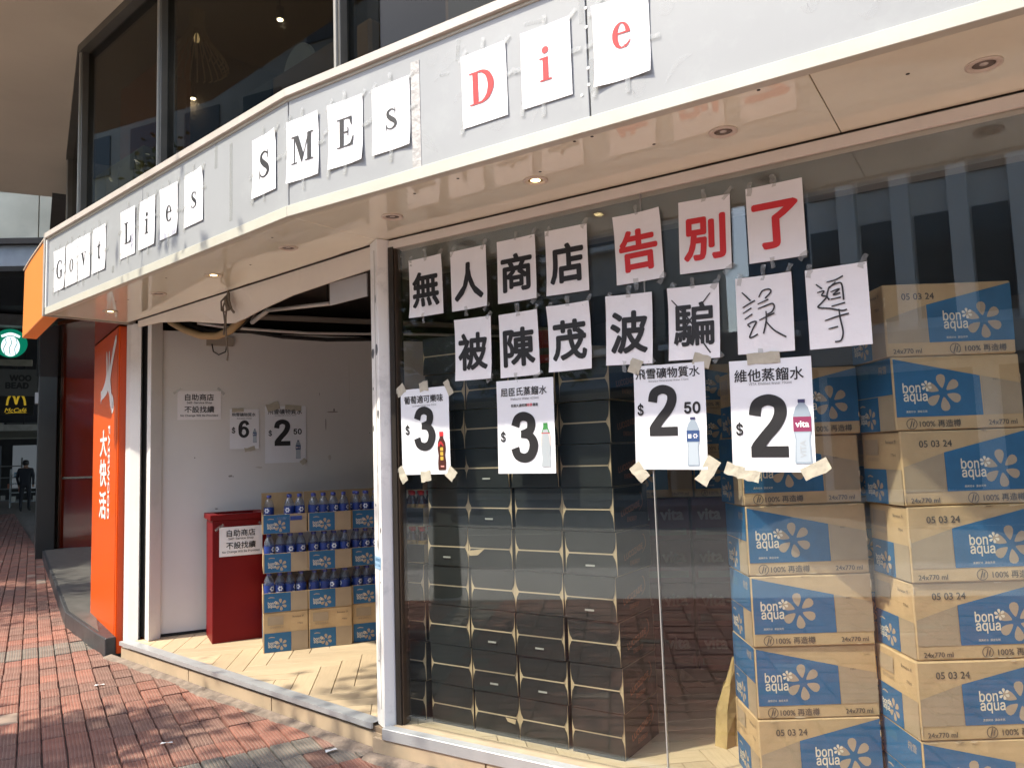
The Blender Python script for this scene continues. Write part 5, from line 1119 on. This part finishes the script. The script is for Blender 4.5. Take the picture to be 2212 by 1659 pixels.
# ================================================================== WATER CARTONS
CLn, CWd, CHt = .455, .293, .262
def petals(b, cx, cz, r, y, m, skip=()):
    for k in range(6):
        if k in skip: continue
        a = rad(96 + 60 * k); ux, uz = math.cos(a), math.sin(a); px_, pz_ = -uz, ux
        pts = []
        for i in range(13):
            tt = 2 * math.pi * i / 13; l = .62 - .38 * math.cos(tt); wv = .30 * math.sin(tt) * (l ** .9) * 1.15
            pts.append((cx + (ux * l + px_ * wv) * r, cz + (uz * l + pz_ * wv) * r))
        b.poly(pts, y, m)
def logo(b, x, z, s, y):
    """two word lines with the flower to their right; s = letter line height"""
    b.text('bon', x + s * 1.0, z + s * .62, CREAM, y, w=s * 2.0, h=s * 1.12, bold=.012, font=SANS); b.text('aqua', x + s * 1.38, z - s * .62, CREAM, y, w=s * 2.7, h=s * 1.12, bold=.012, font=SANS)
    petals(b, x + s * 4.55, z - s * .0, s * 2.12, y + .00015, PETAL)
    petals(b, x + s * 2.72, z + s * .80, s * .62, y - .0002, CREAM)
def icon(b, x, z, r, y):
    ringp(b, x, z, r, r, r * .86, r * .86, y, GREYINK, n=18); b.ribbon([(x - r * .35, z - r * .7, r * .16), (x - r * .1, z, r * .22), (x + r * .1, z + r * .75, r * .12)], y, GREYINK); b.ribbon([(x + r * .2, z - r * .6, r * .12), (x + r * .35, z + r * .1, r * .2), (x + r * .55, z + r * .5, r * .1)], y, GREYINK)
def face_A(b, y):
    l, h = CLn, CHt
    b.poly([(.006, .97 * h), (.68 * l, .715 * h), (.685 * l, .185 * h), (.006, .185 * h)], y, BLUE)
    b.poly([(.687 * l, .712 * h), (.994 * l, .60 * h), (.994 * l, .187 * h), (.692 * l, .187 * h)], y, TAN)
    logo(b, .075 * l, .50 * h, .031, y - .0003); b.text('清爽好水  源自天然', .17 * l, .255 * h, CREAM, y - .0003, w=.075)
    icon(b, .125 * l, .09 * h, .0195, y - .0001); b.text('100% 再造樽', .345 * l, .09 * h, GREYINK, y - .0001, w=.145, bold=.012); b.text('24x770 ml', .83 * l, .085 * h, GREYINK, y - .0001, w=.10, bold=.014)
    b.text('易開口', .80 * l, .66 * h, GREYINK, y - .0002, w=.02)
def face_B(b, y):
    l, h = CLn, CHt
    b.poly([(.994 * l, .97 * h), (.33 * l, .70 * h), (.335 * l, .185 * h), (.994 * l, .185 * h)], y, BLUE)
    b.poly([(.006, .52 * h), (.325 * l, .695 * h), (.33 * l, .187 * h), (.006, .187 * h)], y, TAN)
    logo(b, .455 * l, .47 * h, .031, y - .0003); b.text('清爽好水  源自天然', .55 * l, .245 * h, CREAM, y - .0003, w=.075)
    b.text('05 03 24', .27 * l, .82 * h, GREYINK, y - .0001, w=.115, h=.023, bold=.012)
    b.text('24x770 ml', .16 * l, .075 * h, GREYINK, y - .0001, w=.10, bold=.014); icon(b, .53 * l, .09 * h, .0195, y - .0001); b.text('100% 再造樽', .765 * l, .09 * h, GREYINK, y - .0001, w=.145, bold=.012)
def face_tan(b, y):
    w, h = CWd, CHt; b.poly([(.625 * w, .485 * h), (.992 * w, .485 * h), (.992 * w, .012 * h), (.625 * w, .012 * h)], y, TAN)
def face_end(b, y, full=True, tan=True):
    w, h = CWd, CHt
    b.poly([(.008, .485 * h), (.62 * w, .485 * h), (.62 * w, .01 * h), (.008, .01 * h)], y, BLUE)
    if tan: face_tan(b, y)
    logo(b, .11 * w, .19 * h, .0185, y - .0003); b.ribbon([(.12 * w, .37 * h, .004), (.18 * w, .385 * h, .006), (.26 * w, .37 * h, .004)], y - .0002, PETAL)
    if full: b.poly([(.10 * w, .90 * h), (.45 * w, .90 * h), (.45 * w, .68 * h), (.10 * w, .68 * h)], y, TAN); b.text('飛雪礦物質水', .30 * w, .62 * h, TAN, y, w=.09); b.text('Bonaqua 水', .78 * w, .86 * h, GREYINK, y, w=.075); b.text('770ml', .82 * w, .68 * h, GREYINK, y, w=.035)
cb = MB(); cb.box(0, CLn, 0, CWd, 0.001, CHt - .001, KRAFT); carton_me = cb.mesh('carton_body', bevel=.004)
def soft(me, seed, amt=.004):
    r = random.Random(seed); m2 = me.copy(); bm = bmesh.new(); bm.from_mesh(m2)
    bmesh.ops.subdivide_edges(bm, edges=[e for e in bm.edges if e.calc_length() > .1], cuts=3, use_grid_fill=True)
    for v in bm.verts:
        n = noise.noise_vector(v.co * 7 + Vector((seed * 3.1, 0, 0))) * amt
        n.y = min(n.y, .002) if v.co.y < .01 else n.y
        if v.co.z < .02: n.z = 0
        v.co -= Vector((abs(n.x) * (1 if v.co.x > CLn / 2 else -1) * .6, 0 if v.co.y < .02 or v.co.y > CWd - .02 else n.y, abs(n.z) * .6 if v.co.z > CHt - .03 else 0))
    bm.to_mesh(m2); bm.free(); return m2
carton_mes = [soft(carton_me, k, .007) for k in range(3)]
def fprint(fn, name):
    b = MB(); fn(b, 0.0); return b.mesh(name)
A_me, B_me = fprint(face_A, 'printed_face'), fprint(face_B, 'printed_face')
def face_end2(b, y):
    face_end(b, y, False); b.poly([(.008, .985 * CHt), (.992 * CWd, .985 * CHt), (.992 * CWd, .495 * CHt), (.008, .495 * CHt)], y, BLUE); b.text('飛雪', .78 * CWd, .84 * CHt, PETAL, y - .0002, w=.06); b.poly([(.12 * CWd, .88 * CHt), (.42 * CWd, .88 * CHt), (.40 * CWd, .76 * CHt), (.14 * CWd, .76 * CHt)], y - .0002, mat('dark_blue_print', (.03, .13, .24), .6))
E_me = fprint(face_end, 'end_print'); E2_me = fprint(face_end2, 'end_print'); EH_me = fprint(lambda b, y: face_end(b, y, False, False), 'end_print'); ET_me = fprint(face_tan, 'tan_panel')
fl = MB(); fl.box(.004, CLn - .004, CWd / 2 - .024, CWd / 2 + .024, 0, .0006, mat('parcel_tape', (.50, .36, .17), .25)); flap_me = fl.mesh('tape_strip')
ed = MB(); ed.box(-.0045, -.0005, -.0045, .0005, .004, CHt - .004, mat('torn_kraft_edge', (.62, .50, .33), .8)); edge_me = ed.mesh('corner_edge')
def carton(label, p, rz, seed, tape=True, group='bottled water cartons'):
    t = thing('water_carton', label, 'carton', p, rz, group)
    link('body', carton_mes[seed % 3], t)
    link('printed_face', A_me, t, (0, -.0012, 0)); link('printed_face', B_me, t, (CLn, CWd + .0012, 0), math.pi)
    link('end_print', E2_me, t, (-.0012, CWd, 0), -math.pi / 2); link('end_print', E_me, t, (CLn + .0012, 0, 0), math.pi / 2)
    if tape: link('tape_strip', flap_me, t, (0, 0, CHt - .0002))
    return t
SCUF = mat('scuffed_kraft', (.60, .46, .29), .85, var=.1, vscale=30); DIRT = mat('carton_dirt', (.27, .19, .11), .85)
def scuffs(t, typ, seed):
    r = random.Random(seed)
    for k in range(5):
        edge = r.choice('lrtb'); u = r.uniform(.08, .92); w, h = (r.uniform(.012, .05), r.uniform(.003, .008)) if edge in 'tb' else (r.uniform(.003, .008), r.uniform(.012, .05))
        x = {'l': .004, 'r': CLn - .004}.get(edge, u * CLn); z = {'t': CHt - .006, 'b': .006}.get(edge, u * CHt)
        b = MB(); n = 9; b.poly([(min(max(x + w / 2 * math.cos(6.283 * i / n) * r.uniform(.5, 1.2), .001), CLn - .001), min(max(z + h / 2 * math.sin(6.283 * i / n) * r.uniform(.5, 1.2), .002), CHt - .002)) for i in range(n)], 0, SCUF if r.random() < .7 else DIRT)
        o = b.build('scuff', t)
        if typ == 'A': o.location = (0, -.0022, 0)
        else: o.location = (CLn, CWd + .0022, 0); o.rotation_euler = (0, 0, math.pi)
    return t
def place_carton(label, x, y, z, typ, rz=0.0, seed=0, tape=True):
    """x,y = front left corner as seen; typ A or B long face to the front"""
    if typ == 'A': return scuffs(carton(label, Vector((x, y, z)), rz, seed, tape), 'A', x * 991 + z * 77)
    c = Matrix.Translation((x, y, z)) @ Matrix.Rotation(rz, 4, 'Z') @ Vector((CLn, CWd, 0))
    return scuffs(carton(label, c, rz + math.pi, seed, tape), 'B', x * 991 + z * 77)
ordn = ['bottom', 'second', 'third', 'fourth', 'fifth', 'sixth', 'top']
for k, typ in enumerate('BAAAAB'):
    place_carton('%s water carton of the left stack behind the glass, %s' % (ordn[k] if k < 5 else 'topmost', 'date print at upper left' if typ == 'B' else 'blue panel at left'), .872 + RND.uniform(-.006, .006), 2.955 + RND.uniform(0, .01), FLOOR + k * CHt, typ, RND.uniform(-.015, .02), k)
for k, (typ, dx) in enumerate(zip('ABBBBAB', (.0, .0, .012, .010, .005, -.004, -.012))):
    place_carton('%s water carton of the right stack by the picture edge, %s' % (ordn[k], 'date print at upper left' if typ == 'B' else 'blue panel at left'), 1.345 + dx, 2.70 + RND.uniform(0, .012), FLOOR + k * CHt, typ, RND.uniform(-.02, .015), k + 1)
for k in range(6):   # turned end-on behind the two stacks
    t = carton('%s end-on water carton in the stack behind the two front stacks' % (ordn[k] if k < 5 else 'topmost'), Vector((1.362, 3.30 + CLn, FLOOR + k * CHt)), -math.pi / 2 + RND.uniform(-.02, .02), k)

# ---- three columns in the doorway: a whole carton below, cut-down trays of bottles above
dth = rad(18.7); dx_, dy_ = Vector((math.cos(dth), math.sin(dth), 0)), Vector((-math.sin(dth), math.cos(dth), 0)); d0 = Vector((-1.725, 5.285, 0))
TRH = .130
tr = MB(); th = .004
tr.box(0, CLn, 0, CWd, .0005, .005, KRAFT); tr.box(0, th, 0, CWd, .0052, TRH, KRAFT); tr.box(CLn - th, CLn, 0, CWd, .0052, TRH, KRAFT); tr.box(th + .0001, CLn - th - .0001, 0, th, .0052, TRH, KRAFT); tr.box(th + .0001, CLn - th - .0001, CWd - th, CWd, .0052, TRH, KRAFT)
tray_me = tr.mesh('tray_body')
# bottle
PET = clear('bottle_plastic', (.86, .90, .96), 1.5, .03, .06, (.7, .75, .85)); LBL = mat('bottle_label', (.015, .045, .23), .35, var=.2, vscale=30); CAPB = mat('bottle_cap', (.05, .07, .30), .4)
bp = MB(); bp.lathe([(.030, .002), (.034, .012), (.034, .06), (.031, .075), (.034, .09), (.034, .175), (.031, .195), (.022, .218), (.0135, .230), (.013, .240)], PET, 14); bot_me = bp.mesh('bottle_body', smooth=True)
bl_ = MB(); bl_.lathe([(.0346, .095), (.0346, .172)], LBL, 14); bl_.f = bl_.f[:-2]; bl_.m = bl_.m[:-2]; lab_me = bl_.mesh('label', smooth=True)
bc = MB(); bc.lathe([(.0155, .234), (.0155, .252), (.012, .2545), (.0001, .2548)], CAPB, 12); cap_me = bc.mesh('cap', smooth=True)
be = MB()
for k in range(6):
    a = k * 1.047; xx = .012 * math.cos(a); zz = .150 + .012 * math.sin(a)
    for cx in (0.0,): be.disc(xx + .004, zz, .0062, .0062, -.0350 - 0 * k, mat('label_white', (.7, .75, .82), .4), 7)
be.text('bon', -.012, .126, mat('label_white', (.7, .75, .82), .4), -.0352, w=.018, bold=.02)
emb_me = be.mesh('label_print')
# bend the label print round the bottle
for v in emb_me.vertices:
    a = v.co.x / .0350; r_ = -v.co.y; v.co.x, v.co.y = math.sin(a) * r_, -math.cos(a) * r_
def bottle(label, p, rz):
    t = thing('water_bottle', label, 'bottle', p, rz, 'water bottles in the cut-down cartons')
    link('body', bot_me, t); l = link('label', lab_me, t); link('label_print', emb_me, l); link('cap', cap_me, t); return t
cname = ['left', 'middle', 'right']; lname = ['', 'lowest', 'middle', 'top']
for c in range(3):
    base = d0 + dx_ * (c * .297) + dy_ * (0.0 if c < 2 else .03)
    t = carton('whole water carton at the foot of the %s column in the doorway' % cname[c], Z(base + dy_ * CLn, FLOOR), dth - math.pi / 2, c, False, 'water cartons in the doorway')
    for lv in range(1, 4):
        z = FLOOR + lv * CHt + .0005; jx = RND.uniform(-.004, .004)
        q = base + dx_ * jx
        t = thing('carton_tray', '%s cut-down carton tray of water bottles, %s column in the doorway' % (lname[lv], cname[c]), 'carton', Z(q + dx_ * CWd, z), dth + math.pi / 2, 'cut-down trays in the doorway')
        link('body', tray_me, t); link('end_print', EH_me, t, (-.0012, CWd, 0), -math.pi / 2); link('tan_panel', ET_me, t, (-.0012, CWd, 0), -math.pi / 2)
        if lv == 3:
            b = MB(); b.box(CLn - th, CLn, -.002, CWd + .002, TRH + .0005, .262, KRAFT); b.build('back_flap', t)
            if c == 0: b = MB(); b.add([(0, CWd, TRH), (CLn, CWd, TRH), (CLn, CWd, .262), (0, CWd, .24)], [(0, 1, 2, 3)], clear('film', (.75, .72, .66), 1.45, .1, .15, (.4, .35, .3))); b.build('plastic_film', t)
        for i in range(4):
            for j in range(2):
                if lv == 3 and c == 0 and (i == 1 or (j == 1 and i < 2)): continue
                if c == 2 and i > 2: continue
                pos = q + dx_ * (.042 + i * .0695) + dy_ * (.042 + j * .0715)
                bottle('water bottle %s from left, behind, in the %s tray, %s doorway column' % (['first', 'second', 'third', 'fourth'][i], lname[lv], cname[c]) if j else 'water bottle %s from left, front of the %s tray, %s doorway column' % (['first', 'second', 'third', 'fourth'][i], lname[lv], cname[c]), Z(pos, z + .006), RND.uniform(-1.4, 1.4)).rotation_euler[0] = RND.uniform(-.03, .03)
lb = thing('water_bottle', 'water bottle lying on its side in the top left tray', 'bottle', Z(d0 + dx_ * .085 + dy_ * .03, FLOOR + 3 * CHt + .10), dth, 'water bottles in the cut-down cartons')
lb.rotation_euler = (rad(90), 0, dth + rad(90)); link('body', bot_me, lb); link('label', lab_me, lb); link('cap', cap_me, lb)

# ================================================================== BLACK CARTONS IN THE WINDOW
KW, KH, KL = .246, .1835, .36
KB = mat('kraft_inner', (.47, .36, .21), .8, var=.08, vscale=12); BLK = mat('black_board', (.014, .017, .016), .45, var=.25, vscale=6, bump=.15, bscale=12)
kb = MB(); kb.box(0, KW, .002, KL, .0008, KH - .0008, KB); kbody = kb.mesh('body')
kt = MB(); kt.box(.0005, KW - .0005, .0005, KL - .001, KH - .0006, KH + .0002, BLK); ktop = kt.mesh('top_panel')
def rounded(x0, x1, xa, xb, z0, z1, r):
    """panel full width x0..x1 at z1 (far side), narrowed to xa..xb at z0 with rounded corners there"""
    sg = 1 if z1 > z0 else -1
    H_ = abs(z1 - z0); ins = lambda t: (xa - x0) * math.exp(-3.4 * t)
    ts = (1.0, .72, .5, .34, .22)
    pts = [(x0 + ins(t), z0 + sg * t * H_) for t in ts]
    for k in range(5):
        a = k / 4 * math.pi / 2; pts.append((xa + r - r * math.cos(a), z0 + sg * (r - r * math.sin(a))))
    for k in range(5):
        a = k / 4 * math.pi / 2; pts.append((xb - r + r * math.sin(a), z0 + sg * (r - r * math.cos(a))))
    pts += [(x1 - ins(t), z0 + sg * t * H_) for t in reversed(ts)]
    return pts
def flap(up_, v):
    r = random.Random(v); w_ = .014 + r.uniform(-.004, .004); b = MB()
    if up_: pts = rounded(.0008, KW - .0008, w_, KW - w_, KH * .5 + .0034, KH - .0002, .005)
    else: pts = rounded(.0008, KW - .0008, w_, KW - w_, KH * .5 - .0034, .0004, .005)
    b.slab(pts, -.0012, .0018, BLK)
    for i, (x, y, z) in enumerate(b.v):     # the loose edge lifts a little
        f = 1 - abs(z - KH / 2) / (KH / 2); b.v[i] = (x, y - .0015 * f * (v % 2), z)
    return b.mesh('flap')
flaps = [(flap(True, k), flap(False, k + 5)) for k in range(3)]
fe = MB(); fe.box(.013, KW - .013, -.0008, .0018, KH / 2 - .0024, KH / 2 + .0024, mat('cut_board_edge', (.52, .41, .26), .8)); kedge = fe.mesh('board_edge')
sd = MB(); sd.box(KW, KW + .0012, .004, KL - .004, .002, KH - .002, BLK); sd.box(-.0012, 0, .004, KL - .004, .002, KH - .002, BLK); kside = sd.mesh('side_panel')
ST = mat('grey_sticker', (.34, .34, .30), .6)
sl = MB(); sl.box(KW / 2 - .022, KW / 2 + .022, -.0075, -.0068, .038, .046, ST); kst = sl.mesh('sticker')
LUC = mat('orange_print', (.30, .13, .07), .6)
so = MB(); so.text('LUCOZADE', .17, .085, LUC, 0, w=.20, h=.026, bold=.02, font=SANS, rot=.16); so.ribbon([(.26, .07, .003), (.30, .10, .006), (.29, .14, .005), (.27, .15, .002)], -.0003, LUC); so.text('ENERGY', .18, .04, LUC, 0, w=.10, bold=.01, font=SANS); kprint = so.mesh('side_print')
def black_carton(label, s, d, z, jit, v, sticker, side):
    c = W(s, d, z); t = thing('black_carton', label, 'carton', c, RW + jit, 'black drink cartons in the window')
    link('body', kbody, t); link('top_panel', ktop, t); link('flap', flaps[v % 3][0], t); link('flap', flaps[(v + 1) % 3][1], t); link('side_panel', kside, t); link('board_edge', kedge, t)
    if sticker: link('sticker', kst, t)
    if side: link('side_print', kprint, t, (KW + .0016, 0, 0), math.pi / 2)
    return t
colsx = [(-.108, .105), (.168, .098), (.428, .090), (.688, .088), (.948, .085)]
rowsN = [4, 10, 9, 9, 9]
coln = ['leftmost', 'second', 'third', 'fourth', 'rightmost']
rown = ['bottom', 'second', 'third', 'fourth', 'fifth', 'sixth', 'seventh', 'eighth', 'ninth', 'tenth']
stick = {(1, 4), (2, 1), (2, 2), (2, 6), (3, 1), (3, 2), (4, 3), (4, 4), (0, 2), (2, 5)}
for c in range(5):
    for k in range(rowsN[c]):
        black_carton('%s carton from the floor in the %s column of black cartons' % (rown[k] if k else 'lowest', coln[c]), colsx[c][0] + RND.uniform(-.006, .006), colsx[c][1] + RND.uniform(-.004, .010), FLOOR + k * (KH + .0035), RND.uniform(-.010, .010), c + k * 2, (c, k) in stick, c == 4)
# torn flaps on two of them
for s, d, z, pts, lab in [(.43, .078, FLOOR + 4 * KH + .093, [(0, 0), (.10, .012), (.06, -.018), (.015, -.022)], 0), (.62, .078, FLOOR + .095, [(0, 0), (.055, -.003), (.05, -.022), (.012, -.016)], 0)]:
    b = MB(); b.slab(pts, -.004, -.002, KB); o = b.build('torn_card'); c = W(s, d); o.location = (c.x, c.y, z); o.rotation_euler = (0, 0, RW); tag(o, 'torn kraft card curling off a black carton, ' + ('middle of the stack' if z > .5 else 'near the floor'), 'card')
# trays of cola bottles on the leftmost column
COLA = mat('cola', (.05, .012, .006), .12, spec=.6, coat=.5); RCAP = mat('red_cap', (.55, .015, .015), .4); GOLD = mat('gold_label', (.42, .24, .04), .4, var=.5, vscale=40)
m_ = MB(); m_.lathe([(.024, .001), (.0265, .01), (.0265, .05), (.0235, .07), (.0265, .09), (.0255, .115), (.013, .145), (.0115, .155)], COLA, 12); cola_me = m_.mesh('body', smooth=True)
m_ = MB(); m_.lathe([(.0268, .056), (.0242, .07), (.0268, .088), (.0262, .105)], GOLD, 12); m_.f = m_.f[:-2]; m_.m = m_.m[:-2]; gold_me = m_.mesh('label', smooth=True)
m_ = MB(); m_.lathe([(.0145, .150), (.0145, .170), (.0001, .172)], RCAP, 12); rcap_me = m_.mesh('cap', smooth=True)
kt2 = MB(); kt2.box(0, KW, .002, KL, .0008, .005, KB); kt2.box(0, KW, .002, .006, .0052, .092, BLK); kt2.box(0, KW, KL - .004, KL, .0052, .092, BLK); kt2.box(0, .004, .0062, KL - .0042, .0052, .092, KB); kt2.box(KW - .004, KW, .0062, KL - .0042, .0052, .092, KB); kt2.box(0, KW, .0015, .0062, .0922, .0935, KB); ktray = kt2.mesh('tray_body')
for lv in range(4):
    z = FLOOR + 4 * (KH + .0035) + lv * .180 + .001
    t = thing('black_tray', '%s open black tray of cola bottles beside the white post' % ['lowest', 'second', 'third', 'topmost'][lv], 'carton', W(-.108, .105, z), RW, 'open trays of cola')
    link('body', ktray, t)
    for i in range(4):
        for j in range(2):
            c = W(-.108 + .031 + i * .0605, .105 + .036 + j * .060, z + .0055)
            b_ = thing('cola_bottle', 'dark cola bottle with red cap, %s in the %s tray' % (['first', 'second', 'third', 'fourth'][i] + (' of the front row' if j == 0 else ' of the rear row'), ['lowest', 'second', 'third', 'topmost'][lv]), 'bottle', c, RND.uniform(0, 6), 'cola bottles in the trays')
            link('body', cola_me, b_); link('label', gold_me, b_); link('cap', rcap_me, b_)

# ---- farther stock in the dark: vita cartons, plain kraft cartons, red cartons
VITM = mat('vita_board', (.10, .035, .05), .6, var=.15, vscale=5); VITG = mat('vita_grey', (.10, .10, .10), .6)
vb = MB(); vb.box(0, .40, 0, .27, .001, .245, VITM); vbody = vb.mesh('body', bevel=.003)
vp = MB(); VTX = mat('vita_white', (.32, .29, .27), .6); vp.text('vita', .10, .15, VTX, 0, w=.13, bold=.035); vp.text('vita', .30, .15, VTX, 0, w=.13, bold=.035); rect(vp, .02, .38, .03, .07, 0, VITG); vpr = vp.mesh('brand_print')
for c in range(2):
    for k in range(4):
        t = thing('vita_carton', '%s dark maroon vita carton in the %s column at the back' % (rown[k] if k else 'lowest', ['left', 'right'][c]), 'carton', (.62 + c * .41, 4.62 - c * .05, FLOOR + k * .2462), rad(-4), 'vita cartons at the back'); link('body', vbody, t); link('brand_print', vpr, t, (0, -.0012, 0))
for c in range(2):
    for k in range(3):
        carton('%s water carton on the %s vita column at the back' % (['lowest', 'middle', 'top'][k], ['left', 'right'][c]), Vector((.60 + c * .46, 4.64 - c * .05, FLOOR + 4 * .2462 + .001 + k * CHt)), rad(-4), k)
RC = mat('red_carton', (.34, .012, .015), .5, var=.15, vscale=6)
rcb = MB(); rcb.box(0, .27, 0, .35, .001, .199, RC); rbody = rcb.mesh('body', bevel=.003); rs = MB(); rs.box(-.001, .271, -.0012, -.0002, .196, .1995, KB); rs.box(.10, .20, -.0012, -.0002, .05, .09, GREYINK); rstrip = rs.mesh('edge_print')
for k in range(10):
    t = thing('red_carton', '%s red carton in the tall stack behind the black cartons' % (rown[k] if k else 'lowest'), 'carton', (.04, 4.55, FLOOR + k * .2003), rad(-14), 'red cartons at the back'); link('body', rbody, t); link('edge_print', rstrip, t)
# folded yellow kraft sack leaning on the left water stack
t = thing('kraft_sack', 'crumpled yellow kraft paper sack leaning against the left water stack', 'bag', (.955 - .02, 3.50, FLOOR), rad(-20))
YK = mat('yellow_kraft', (.40, .28, .11), .75, var=.2, vscale=9, bump=.5, bscale=14)
b = MB(); vs = []
for j, (z, w0_, w1_, dp) in enumerate(((0, -.09, .10, .10), (.05, -.085, .085, .09), (.14, -.07, .085, .07), (.23, -.045, .085, .05), (.25, -.03, .08, .045), (.35, .0, .075, .02))):
    for a, y_ in ((w0_, -dp), (w0_ * .3, -dp * 1.35), (w0_ * .3 + .03, -dp * .8), (w1_, -dp), (w1_, dp * .3), (w0_, dp * .3)): vs.append((a + RND.uniform(-.006, .006), y_ + RND.uniform(-.006, .006), z))
fs = [(6 * j + i, 6 * j + (i + 1) % 6, 6 * j + 6 + (i + 1) % 6, 6 * j + 6 + i) for j in range(5) for i in range(6)] + [(5, 4, 3, 2, 1, 0), (30, 31, 32, 33, 34, 35)]
b.add(vs, fs, YK); b.build('sack', t)
print('objects', len(bpy.data.objects))
